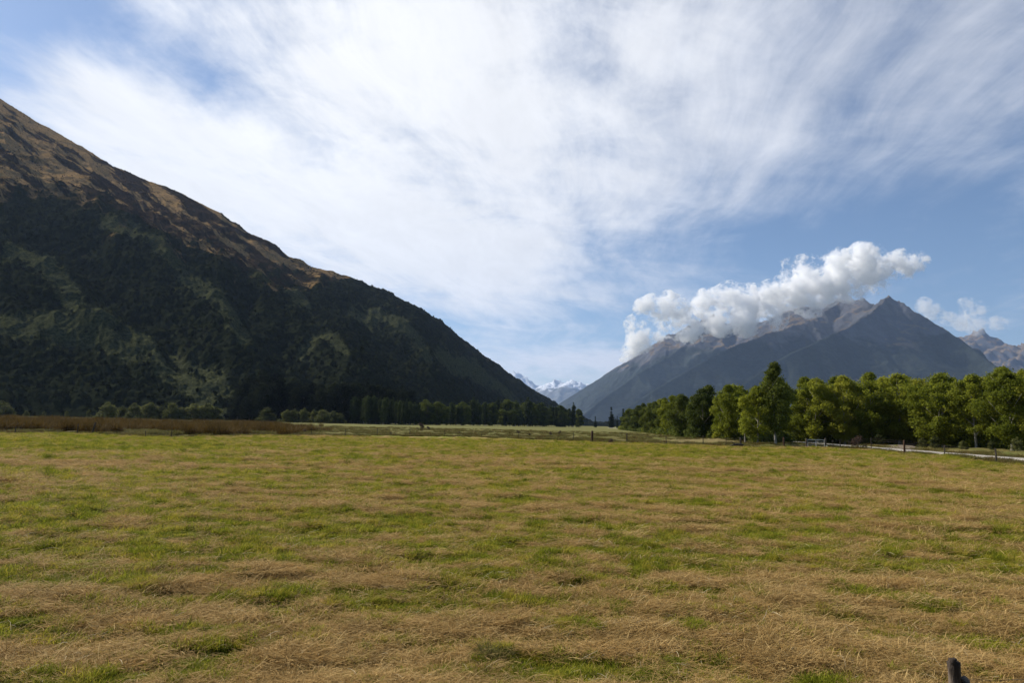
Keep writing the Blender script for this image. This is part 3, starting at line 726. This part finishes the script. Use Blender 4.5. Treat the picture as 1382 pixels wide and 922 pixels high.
# poplar rows under the hill
def foot_y(px): return float(np.interp(px, *YF))
px = 476
while px < 556:
    Y = 395+random.uniform(-10, 12); ty = np.interp(px, [476, 500, 530, 555], [537, 534, 537, 541])+random.uniform(-2, 3)
    p = at_y(px, ty, Y); plant('poplar', 'poplar_tree', (p.x, p.y, 0), p.z, 'taller lighter green poplar in the left block of the row under the hill', 'poplar', 'left block of poplars under the hill', wid=.95)
    px += random.uniform(3.2, 5.0)
px = 560
while px < 786:
    Y = np.interp(px, [556, 785], [430, 640])+random.uniform(-12, 14); ty = np.interp(px, [556, 600, 680, 740, 770, 786], [545, 543, 544, 547, 549, 556])+random.gauss(.5, 3)
    p = at_y(px, ty, Y); plant(random.choice(('poplar', 'poplar', 'deep')), 'poplar_tree', (p.x, p.y, 0), p.z, 'dark green tree in the long even shelter row at the foot of the hill', 'poplar', 'long dark row of poplars under the hill', wid=random.uniform(.8, 1.5))
    px += random.choice((1.4, 2.2, 2.8, 3.4, 4.4))
# tall dark native trees at the foot of the hill
px = 318; i = 0
while px < 560:
    for row in range(3):
        x = px+random.uniform(-5, 5); ty = np.interp(x, [315, 335, 350, 385, 400, 415, 430, 450, 470, 500, 530, 560], [535, 505, 497, 492, 497, 515, 505, 490, 480, 490, 512, 532])+random.uniform(-4, 8)+(2-row)*11
        Y = 405+row*22+(max(0, x-475)*.35); p = at_y(x, ty, Y)
        zh = float(hill_z(np.array([p.x]), np.array([p.y]))[0][0]) if Y > foot_y(x) else 0
        H = p.z-max(zh, 0)+1
        if H < 6: continue
        plant('native', 'native_tree', (p.x, p.y, max(zh-1, 0)), min(H, 24), 'tall dark native tree massed in the clump at the foot of the hill', 'tree', 'dark native trees at the foot of the hill', wid=random.uniform(1.05, 1.6))
    px += 13
# pale willows along the foot of the hill
for i, (px, ty, wd) in enumerate([(2, 541, 1.1), (10, 546, .9), (146, 543, 1.0), (166, 548, 1), (182, 544, .8), (204, 543, .9), (218, 548, 1.0), (234, 542, .8), (246, 549, .9), (262, 545, 1.1), (281, 545, 1.1), (292, 549, .9), (360, 549, .8),
                                  (388, 553, .8), (398, 552, .8), (411, 551, .9), (424, 553, .9), (437, 552, .9), (450, 555, .9), (460, 557, .7), (120, 553, .6), (90, 555, .6), (60, 555, .6), (36, 554, .7)]):
    Y = 378+random.uniform(-4, 4); p = at_y(px, ty, Y)
    lab = ({2: 'yellow-green willow bush cut by the left edge', 10: 'smaller yellow-green bush right of the one cut by the left edge'}[px] if px < 20 else 'low grey-green bush between the left edge and the willows' if px < 130 else
           'pale willow bush in the loose left group below the hill' if px < 300 else 'low yellow-green willow in the tight group in front of the dark native trees')
    plant('willow', 'willow_bush', (p.x, p.y, 0), max(2, p.z), lab, 'bush', lab.split(' willow')[0]+' bushes below the hill' if px > 20 else None, wid=wd*random.uniform(1.0, 1.5))
# single bushes out in the rough paddock
for px, by, ty, wd, lab in [(567, 580, 570, 1.0, 'dark purplish bush, the left and taller of the pair in the rough paddock'), (577, 581, 575, 1.2, 'low dark bush, right hand one of the pair in the rough paddock'),
                            (699, 586, 580, 1.3, 'low reddish brown bush left of the tall wooden post'), (715, 589, 584.5, 1.3, 'small reddish scrub right beside the reddish brown bush'), (743, 588, 581.5, .8, 'dark rounded rush bush between the low reddish scrub and the tall wooden post'),
                            (756, 587, 580.5, .9, 'dark bush nearest the left of the tall wooden post'), (825, 598.5, 591.5, 1.2, 'tan rounded tussock bush right of the tall wooden post'), (620, 587, 582, 1.2, 'low brownish tuft bush in the middle of the rough paddock'),
                            (410, 584.5, 578, 1.3, 'dark brown bush at the edge of the reeds'), (527, 588, 583, 1, 'small dark bush just behind the fence left of centre')]:
    g = at_g(px, by); top = at_y(px, ty, g.y); z = gz1(g.x, g.y)
    plant('bush', 'bush', (g.x, g.y, z-.05), max(.4, top.z-z), lab, 'bush', wid=wd)

# ------------------------------------------------------------------ scatter (countless small stuff)
def scatter(name, pts, rots, scl, idx, templates, kind='stuff', parent=None):
    me = bpy.data.meshes.new(name); me.vertices.add(len(pts)); me.vertices.foreach_set('co', np.asarray(pts, np.float32).ravel())
    a = me.attributes.new('rot', 'FLOAT_VECTOR', 'POINT'); a.data.foreach_set('vector', np.asarray(rots, np.float32).ravel())
    a = me.attributes.new('scl', 'FLOAT_VECTOR', 'POINT'); a.data.foreach_set('vector', np.asarray(scl, np.float32).ravel())
    a = me.attributes.new('pick', 'INT', 'POINT'); a.data.foreach_set('value', np.asarray(idx, np.int32).ravel())
    o_ = obj(name, me, parent); col = bpy.data.collections.new(name+'_kinds')
    for i, t in enumerate(templates):
        q = bpy.data.objects.new('%s_kind_%02d' % (name, i), t); col.objects.link(q)
    ng = bpy.data.node_groups.new(name, 'GeometryNodeTree')
    ng.interface.new_socket('Geometry', in_out='INPUT', socket_type='NodeSocketGeometry'); ng.interface.new_socket('Geometry', in_out='OUTPUT', socket_type='NodeSocketGeometry')
    N = ng.nodes.new; gi, go = N('NodeGroupInput'), N('NodeGroupOutput'); ci = N('GeometryNodeCollectionInfo'); ci.inputs['Collection'].default_value = col
    ci.inputs['Separate Children'].default_value = True; ci.inputs['Reset Children'].default_value = True
    ip = N('GeometryNodeInstanceOnPoints'); ip.inputs['Pick Instance'].default_value = True
    def at(nm, ty, sock):
        n = N('GeometryNodeInputNamedAttribute'); n.data_type = ty; n.inputs['Name'].default_value = nm
        out = [s_ for s_ in n.outputs if s_.enabled and s_.name == 'Attribute'][0]
        if sock == 'Rotation':
            e = N('FunctionNodeEulerToRotation'); ng.links.new(out, e.inputs[0]); out = e.outputs[0]
        ng.links.new(out, ip.inputs[sock])
    at('rot', 'FLOAT_VECTOR', 'Rotation'); at('scl', 'FLOAT_VECTOR', 'Scale'); at('pick', 'INT', 'Instance Index')
    ng.links.new(gi.outputs[0], ip.inputs['Points']); ng.links.new(ci.outputs[0], ip.inputs['Instance']); ng.links.new(ip.outputs[0], go.inputs[0])
    md = o_.modifiers.new('scatter', 'NODES'); md.node_group = ng
    return tag(o_, kind=kind) if kind else o_
def blades(name, mat, seed, n, disc, length, width, lie, dirspread=None, curve=.5, segs=3):
    """n curved tapering blades; lie 0 = upright .. 1 = flat; dirspread limits heading about X"""
    rng = np.random.default_rng(seed); V = []; F = []; T_ = []
    ang = rng.random(n)*2*math.pi; rad = disc*np.sqrt(rng.random(n)); bx, by = rad*np.cos(ang), rad*np.sin(ang)
    head = rng.random(n)*2*math.pi if dirspread is None else rng.normal(0, dirspread, n)+(rng.random(n) < .5)*math.pi
    ln = length*(.45+.9*rng.random(n)); el0 = np.clip(rng.normal((1-lie)*1.25+lie*.12, .22, n), .02, 1.5)
    bz = (rng.random(n)*.035*lie) if lie > .5 else np.zeros(n)
    p = np.stack([bx, by, bz], 1); rows = []
    ph = rng.random(n)*1.2-.6; sd_ = np.stack([-np.sin(head)*np.cos(ph), np.cos(head)*np.cos(ph), np.sin(ph)], 1)
    bend = curve*(.5+rng.random(n)); wv = width*(.6+.8*rng.random(n))
    for s in range(segs+1):
        t = s/segs; wd = (wv*(1-t**2*.85) if lie < .5 else wv*(1-.5*abs(2*t-1)))[:, None]
        side = sd_
        rows.append((p-side*wd/2, p+side*wd/2))
        e = el0-bend*t*1.6; hd = head+(rng.random(n)-.5)*.35
        stp = (ln/segs)[:, None]*np.stack([np.cos(e)*np.cos(hd), np.cos(e)*np.sin(hd), np.sin(e)], 1)
        p = p+stp; p[:, 2] = np.maximum(p[:, 2], .004)
    v = np.stack([np.stack(r_, 1) for r_ in rows], 1).reshape(n, -1, 3); k = v.shape[1]
    base = (np.arange(n)*k)[:, None]; fs_ = []
    for s in range(segs): fs_.append(np.stack([base[:, 0]+2*s, base[:, 0]+2*s+1, base[:, 0]+2*s+3, base[:, 0]+2*s+2], 1))
    tone = np.repeat(rng.random(n), k)
    return mesh_np(name, v.reshape(-1, 3), np.concatenate(fs_), mat, True, {'tone': tone})
GM = leaf_mat('grass_blade', (.105, .122, .008), (.305, .325, .026), .4, .9, third=(.38, .30, .045))
SM = leaf_mat('straw_blade', (.23, .145, .045), (.68, .49, .21), .3, 1.3, third=(.36, .22, .07))
SP = leaf_mat('pale_straw', (.42, .34, .20), (.66, .56, .36), .2, 1.3)
RM = leaf_mat('rush_blade', (.045, .030, .008), (.150, .092, .020), .2, .12)
RG = leaf_mat('rank_grass', (.075, .075, .016), (.175, .150, .045), .3, .2)
gt = [blades('grass', GM, 500+i, 90, .14, .062, .0052, .35, curve=.7) for i in range(4)]+[blades('grass', GM, 520+i, 80, .08, .10, .0055, .15, curve=.6) for i in range(2)]
stt = [blades('straw', SM, 540+i, 105, .22, .13, .0046, .95, .85, .25) for i in range(5)]+[blades('straw', SM, 560+i, 80, .16, .09, .0045, .55, None, .7) for i in range(2)]
pst = [blades('pale_straw', SP, 580+i, 3, .22, .16, .0034, .85, .9, .25) for i in range(3)]
def samp(rho0, pw, rmin, rmax, half, seed):
    rng = np.random.default_rng(seed); n = int(rho0*8**pw*2*R(half)*(rmax**(2-pw)-rmin**(2-pw))/(2-pw))
    u_ = rng.random(n); r = (rmin**(2-pw)+u_*(rmax**(2-pw)-rmin**(2-pw)))**(1/(2-pw)); a_ = (rng.random(n)*2-1)*R(half)
    return r*np.sin(a_), r*np.cos(a_), r, rng
x, y, r, rng = samp(210, 1.25, 4.4, 95, 43, 600)
keep = (fence_side(x, y) < -.5) & (np.abs(road_dist(x, y)) > 4); x, y, r = x[keep], y[keep], r[keep]
s_ = straw_f(x, y); isst = rng.random(len(x)) < sst(.25, .75, s_)*.92+.03
z = ground_z(x, y); sz = np.clip((r/8)**.42, .9, 2.3)
def build(sel, tmpl, name, szm, yawf, tall=1.0, zoff=0):
    n = sel.sum(); sx_ = sz[sel]*szm*(.7+.6*rng.random(n))
    big = np.clip(.7+1.5*(fbm(x[sel]/.5, y[sel]/.4, 70, 3)-.4), .45, 1.7)
    rots = np.stack([rng.normal(0, .06, n), rng.normal(0, .06, n), yawf(n)], 1)
    return scatter(name, np.stack([x[sel], y[sel], z[sel]+zoff], 1), rots, np.stack([sx_, sx_, sx_*tall*big], 1), rng.integers(0, len(tmpl), n), tmpl)
build(~isst, gt, 'grass', 1.0, lambda n: rng.random(n)*6.28)
build(isst, stt, 'straw', 1.0, lambda n: rng.normal(0, .55, n)+(rng.random(n) < .5)*math.pi, 1.1)
sel = (rng.random(len(x)) < .07) & (r < 16)
build(sel, pst, 'loose_stalks', .95, lambda n: rng.normal(0, .8, n), 1.3, .012)
# rushes and rank grass beyond the fence
rt = [blades('rush', RM, 620+i, 70, .42, .95, .022, .12, curve=.25) for i in range(4)]
gt2 = [blades('rank', RG, 640+i, 60, .40, .34, .022, .25, curve=.6) for i in range(3)]+[blades('rank', RM, 650, 50, .35, .42, .022, .2, curve=.6)]
rng = np.random.default_rng(660); n = 60000
fa = fence_xy[:, 0]/fence_xy[:, 1]
azz = np.tan(rng.uniform(R(-42), R(-10), n)); dpt = 245*rng.random(n)**1.3
y0_ = np.interp(azz, fa, fence_xy[:, 1]); yy = y0_+1+dpt; xx = azz*yy; ppx = 921*azz+691
lim = 470-120*fbm(xx/15, yy/15, 66, 2)
k = (yy < 235) & (ppx < lim) & (fbm(xx/6, yy/9, 67, 3) > .30+.25*np.exp(-dpt/5)+.15*sst(330, 450, ppx)); xx, yy = xx[k], yy[k]
k = rng.random(len(xx)) < .40; xx, yy = xx[k], yy[k]; n = len(xx); zz = ground_z(xx, yy); s_ = .75+.6*rng.random(n)*np.clip(fbm(xx/12, yy/12, 68, 2)*2, .6, 1.5)
scatter('rushes', np.stack([xx, yy, zz], 1), np.stack([rng.normal(0, .08, n), rng.normal(0, .08, n), rng.random(n)*6.28], 1), np.stack([s_*1.3, s_*1.3, s_], 1), np.where(fbm(xx/5, yy/8, 69, 3) > .54, 4+rng.integers(0, 3, n), rng.integers(0, 4, n)), rt+gt2[:3])
n = 42000; azz = np.tan(rng.uniform(R(-43), R(42), n)); y0_ = np.interp(azz, fa, fence_xy[:, 1]); dpt = 130*rng.random(n)**1.6; yy = y0_-1.5+dpt; xx = azz*yy
k = (np.abs(road_dist(xx, yy)) > 3.0) & ((fbm(xx/3.2, yy/4.5, 71, 3) > .50) | (dpt < 2.5) | (np.abs(road_dist(xx, yy)+4.5) < 1.6)) & (road_dist(xx, yy) < 9); xx, yy = xx[k], yy[k]
n = len(xx); zz = ground_z(xx, yy); s_ = .6+.7*rng.random(n)
scatter('rank_grass', np.stack([xx, yy, zz], 1), np.stack([rng.normal(0, .08, n), rng.normal(0, .08, n), rng.random(n)*6.28], 1), np.stack([s_, s_, s_*.8], 1), rng.integers(0, 4, n), gt2)
# undergrowth beneath the grove
ug = [crown_mesh('undergrowth', LM_D, 670+i, 1.9, 3.4, 0, 900, .24, 10, .24, 'bush') for i in range(3)]+[crown_mesh('undergrowth', LM_W, 675, 1.6, 2.6, 0, 700, .24, 10, .24, 'bush')]
n = 1500; ppx = rng.uniform(838, 1500, n); by_ = np.interp(ppx, BX, [at_g(a_, b_).y for a_, b_ in zip(BX, BY)]); yy = by_+1.5+34*rng.random(n)**1.5; xx = (ppx-691)/921*yy
k = np.abs(road_dist(xx, yy)) > 4.5; k &= ~((ppx > 1205) & (ppx < 1275) & (yy < by_+14)); xx, yy = xx[k], yy[k]; n = len(xx); s_ = .5+.9*rng.random(n)
scatter('undergrowth', np.stack([xx, yy, ground_z(xx, yy)], 1), np.stack([s_*0, s_*0, rng.random(n)*6.28], 1), np.stack([s_, s_, s_], 1), rng.integers(0, 4, n), ug)
# scrub growing over the hillside
bt = []
SCM = leaf_mat('scrub_leaves', (.008, .010, .005), (.038, .044, .019), .15, .05, spec=0)
for i in range(4): bt.append(crown_mesh('scrub', SCM, 680+i, 3.2, 4.0, 0, 260, .62, 8, .26, 'bush'))
SB = leaf_mat('brown_scrub_leaves', (.015, .010, .007), (.055, .038, .022), .15, .05, spec=0)
for i in range(3): bt.append(crown_mesh('scrub', SB, 690+i, 1.8, 2.4, 0, 120, .5, 6, .28, 'bush'))
rng = np.random.default_rng(700); n = 120000
ri = rng.integers(10, nrow-64, n); ci = rng.integers(150, ncol-40, n)
wb, wsx, wg = bushm[ri, ci], scrub[ri, ci], gr_in[ri, ci]
pr = rng.random(n); kb = pr < wb*.40; ks = (pr < wsx*.5+wg*.30) & ~kb; k = (kb | ks) & (PX[ri, ci] < 790)
ri, ci, kb = ri[k], ci[k], kb[k]; n = len(ri)
idx = np.where(kb, rng.integers(0, 4, n), 4+rng.integers(0, 3, n)); s_ = .35+.75*rng.random(n)**3
scatter('hillside_scrub', np.stack([HX[ri, ci], HY[ri, ci], HZ[ri, ci]-.7], 1), np.stack([np.zeros(n), np.zeros(n), rng.random(n)*6.28], 1), np.stack([s_, s_, s_*(.8+.5*rng.random(n))], 1), idx, bt)

# ------------------------------------------------------------------ fences, gate, posts
WOOD = bark_mat('weathered_wood', (.030, .024, .018), (.095, .075, .055)); WOODR = bark_mat('brown_wood', (.045, .024, .014), (.10, .055, .03)); WOODG = bark_mat('grey_wood', (.17, .155, .13), (.30, .28, .24))
m, h, o = new_mat('wire'); p = h.new('ShaderNodeBsdfPrincipled'); p.inputs['Base Color'].default_value = (.30, .29, .27, 1); p.inputs['Roughness'].default_value = .9; p.inputs['Specular IOR Level'].default_value = .05
P = h.coord('Object'); c = h.mix(h.noise(P, 8, 3, .5).step(.4, .6), (.15, .14, .13), (.09, .06, .045)); h.t.links.new(c.o, p.inputs['Base Color']); h.t.links.new(p.outputs[0], o.inputs[0]); WIRE = m
def fence(label, posts, wires, name='wire_fence'):
    """posts: (px, base, height m, radius, lean, material)"""
    g0 = at_g(posts[0][0], posts[0][1]); F = empty(name, (g0.x, g0.y, 0)); tag(F, label, 'fence'); tops = []
    for i, (px, by, hh, rd_, ln_, mt) in enumerate(posts):
        g = at_g(px, by); z = gz1(g.x, g.y); L_ = Vector((g.x-g0.x, g.y-g0.y, z))
        t = L_+Vector((ln_, 0, hh))
        mb = MB(); mb.tube([L_-Vector((0, 0, .4)), L_+(t-L_)*.3, L_+(t-L_)*.7, t-Vector((0, 0, .02)), t], [rd_*1.05, rd_, rd_*.97, rd_*.95, rd_*.7], 8, True, i, .16)
        mb.obj('post', mt, F); tops.append((L_, t))
    for (a0, a1), (b0, b1) in zip(tops[:-1], tops[1:]):
        for f in wires:
            pa, pb = a0.lerp(a1, f), b0.lerp(b1, f); mid = pa.lerp(pb, .5)-Vector((0, 0, .03))
            MB().tube([pa, mid, pb], .004, 4, False).obj('wire', WIRE, F)
    return F, tops
fence('sagging wire fence on thin dark posts along the front of the brown reeds, far left', [(-30, 585.5, 1.0, .05, 0, WOOD), (20, 586, .9, .05, .05, WOOD), (104, 587, 1.15, .055, .02, WOOD), (124, 587.5, 1.3, .10, .28, WOOD), (196, 590.5, .75, .04, 0, WOOD), (231, 591, 1.0, .04, .02, WOOD)], (.55, .85))
fence('low wire fence on thin posts crossing the middle of the field', [(420, 588.5, 1.0, .035, 0, WOOD), (466, 589, 1.1, .04, 0, WOOD), (509, 589, 1.1, .04, .02, WOOD), (553, 589, 1.1, .04, 0, WOOD), (600, 590, 1.0, .035, 0, WOOD), (650, 591, .9, .035, .03, WOOD), (700, 592.5, 1.15, .04, 0, WOOD), (774, 595.5, 1.2, .04, 0, WOOD)], (.35, .6, .9))
fence('wire fence running right from the thick brown strainer post to the fallen log', [(799, 597, 1.5, .155, .02, WOODR), (846, 598.3, 1.35, .075, 0, WOOD), (899, 600.5, 1.2, .045, 0, WOOD), (949, 602, 1.2, .045, 0, WOOD), (980, 603, 1.1, .04, 0, WOOD), (1000, 604, 1.2, .11, -.05, WOOD), (1058, 604.8, 1.35, .11, 0, WOODR)], (.3, .55, .8, .95))
fence('roadside wire fence with widely spaced dark posts beside the gravel road', [(1124, 606, 1.1, .04, 0, WOOD), (1134, 605.5, 1.15, .05, 0, WOOD), (1146, 607, 1.1, .035, 0, WOOD), (1176, 607.5, 1.5, .05, 0, WOOD), (1221, 613.5, 1.45, .10, 0, WOODR), (1275, 616, 1.1, .06, .03, WOOD), (1345, 624.5, 1.25, .065, -.03, WOOD), (1440, 637, 1.2, .06, 0, WOOD)], (.3, .55, .8, .95))
# end assembly: grey post with diagonal brace
g = at_g(1005.5, 600.5); E_ = empty('braced_post', (g.x, g.y, gz1(g.x, g.y))); tag(E_, 'pale grey post with a thin diagonal brace beside the fallen log', 'post')
MB().tube([(0, 0, -.3), (0, 0, 1.0), (.02, 0, 2.0)], [.11, .1, .09], 8, True, 3, .12).obj('post', WOODG, E_)
MB().tube([(.02, .05, 1.75), (.9, .2, .9), (1.0, .25, .7)], [.05, .05, .05], 7, True, 4, .1).obj('brace', WOODG, E_)
# fallen log
g = at_g(995, 604.5); z = gz1(g.x, g.y)
mb = MB(); mb.tube([(-1.3, 0, .05), (-.7, .05, .2), (0, .1, .38), (.55, .1, .33), (.95, .0, .1)], [.05, .10, .15, .17, .15], 9, True, 9, .3); mb.tube([(-.1, .1, .35), (-.5, .2, .62), (-.8, .2, .7)], [.07, .05, .02], 6, True, 5, .2)
lg = mb.obj('fallen_log', WOOD); lg.location = (g.x, g.y, z); tag(lg, 'dark fallen log lying at the fence below the grove', 'log')
# farm gate
ga0, ga1 = at_g(1090, 605), at_g(1109, 605.2); G = empty('farm_gate', (ga0.x, ga0.y, gz1(ga0.x, ga0.y))); tag(G, 'metal farm gate with pale top rail between two dark posts', 'gate')
wd_ = ga1.x-ga0.x; m, h, o = new_mat('galvanised'); c = h.mix(h.noise(h.coord(), 4, 3, .5), (.42, .43, .43), (.58, .60, .61)); finish(h, o, c, .45, spec=.5); GAL = m
mb = MB().tube([(0, 0, 1.12), (wd_, 0, 1.12)], .045, 8); mb.obj('top_rail', GAL, G)
for zz_ in (.25, .45, .65, .88): MB().tube([(0, 0, zz_), (wd_, 0, zz_)], .014, 6).obj('rail', GAL, G)
for xx_ in (.03, wd_*.5, wd_-.03): MB().tube([(xx_, 0, .2), (xx_, 0, 1.1)], .02, 6).obj('stile', GAL, G)
for xx_, hh in ((-.12, 1.25), (wd_+.14, 1.35)): MB().tube([(xx_, 0, -.3), (xx_, 0, hh*.6), (xx_, 0, hh)], [.13, .12, .11], 8, True, 8, .15).obj('post', WOOD, G)
m, h, o = new_mat('white_paint'); c = h.mix(h.noise(h.coord(), 6, 2, .5), (.72, .70, .64), (.85, .83, .78)); finish(h, o, c, .6)
MB().tube([(wd_+.2, -.16, .30), (wd_+.2, -.19, .30)], .13, 12).obj('marker_disc', m, G, False)
# near post at the bottom right with its wire
g = at_y(1288, 897, 4.9); zg = gz1(g.x, g.y)
N_ = empty('fence_post', (g.x, g.y, zg)); tag(N_, 'close dark weathered post with a knot and thin wire at bottom right', 'post'); hh = g.z-zg
NW = bark_mat('old_post_wood', (.025, .018, .014), (.20, .155, .12))
mb = MB(); mb.tube([(0, 0, -.3), (0, 0, hh*.4), (.002, 0, hh*.8), (-.002, 0, hh-.03), (-.006, 0, hh+.012), (-.008, 0, hh+.02)], [.045, .042, .040, .040, .038, .030], 9, True, 2, .30)
mb.tube([(.0, 0, hh-.26), (.03, -.01, hh-.16), (.055, -.012, hh-.105), (.075, -.012, hh-.085)], [.03, .045, .040, .02], 8, True, 6, .5); mb.box((-.022, -.01, hh+.02), (.022, .05, .035), Matrix.Rotation(.2, 3, 'Y')); mb.box((.012, .012, hh+.008), (.028, .03, .05), Matrix.Rotation(-.35, 3, 'Y')); mb.obj('stake', NW, N_)
MB().tube([(.0, -.045, hh-.115), (.04, -.055, hh-.112), (.05, .0, hh-.10), (.3, .0, hh-.10), (1.6, .1, hh-.06), (3.2, .25, hh-.10)], .0016, 5, False).obj('wire', WIRE, N_)
MB().tube([(-.0, -.042, hh-.11), (-.04, -.03, hh-.115), (-.6, .0, hh-.16), (-3, .1, hh-.5)], .0016, 5, False).obj('wire', WIRE, N_)

# clumps lying in the near field
def clump(px, by, wdt, hgt, mat, label, seed, lie=.35):
    g = at_g(px, by); z = gz1(g.x, g.y); me = blades('clump', mat, seed, 700, wdt, hgt, .0055, lie, curve=.9, segs=4)
    o_ = obj('grass_clump', me); o_.location = (g.x, g.y, z); tag(o_, label, 'grass clump'); return o_
clump(192, 797, .22, .26, GM, 'dark green grass clump left of the heaped hay tuft in the left foreground', 801)
clump(225, 797, .20, .30, SM, 'heaped tan hay tuft with a dark hollow in the left foreground', 802, .5)
clump(665, 887, .15, .18, RG, 'brownish green tussock low in the centre foreground', 803)
clump(805, 853, .08, .12, GM, 'small bright green weed tuft right of the brownish centre tussock', 804, .2)
clump(745, 724, .30, .22, GM, 'bright green grass patch in the middle of the field', 805, .2)
clump(136, 618, .9, .5, SM, 'low dark heap of hay just behind the pale mown ridge at the left', 806, .6)
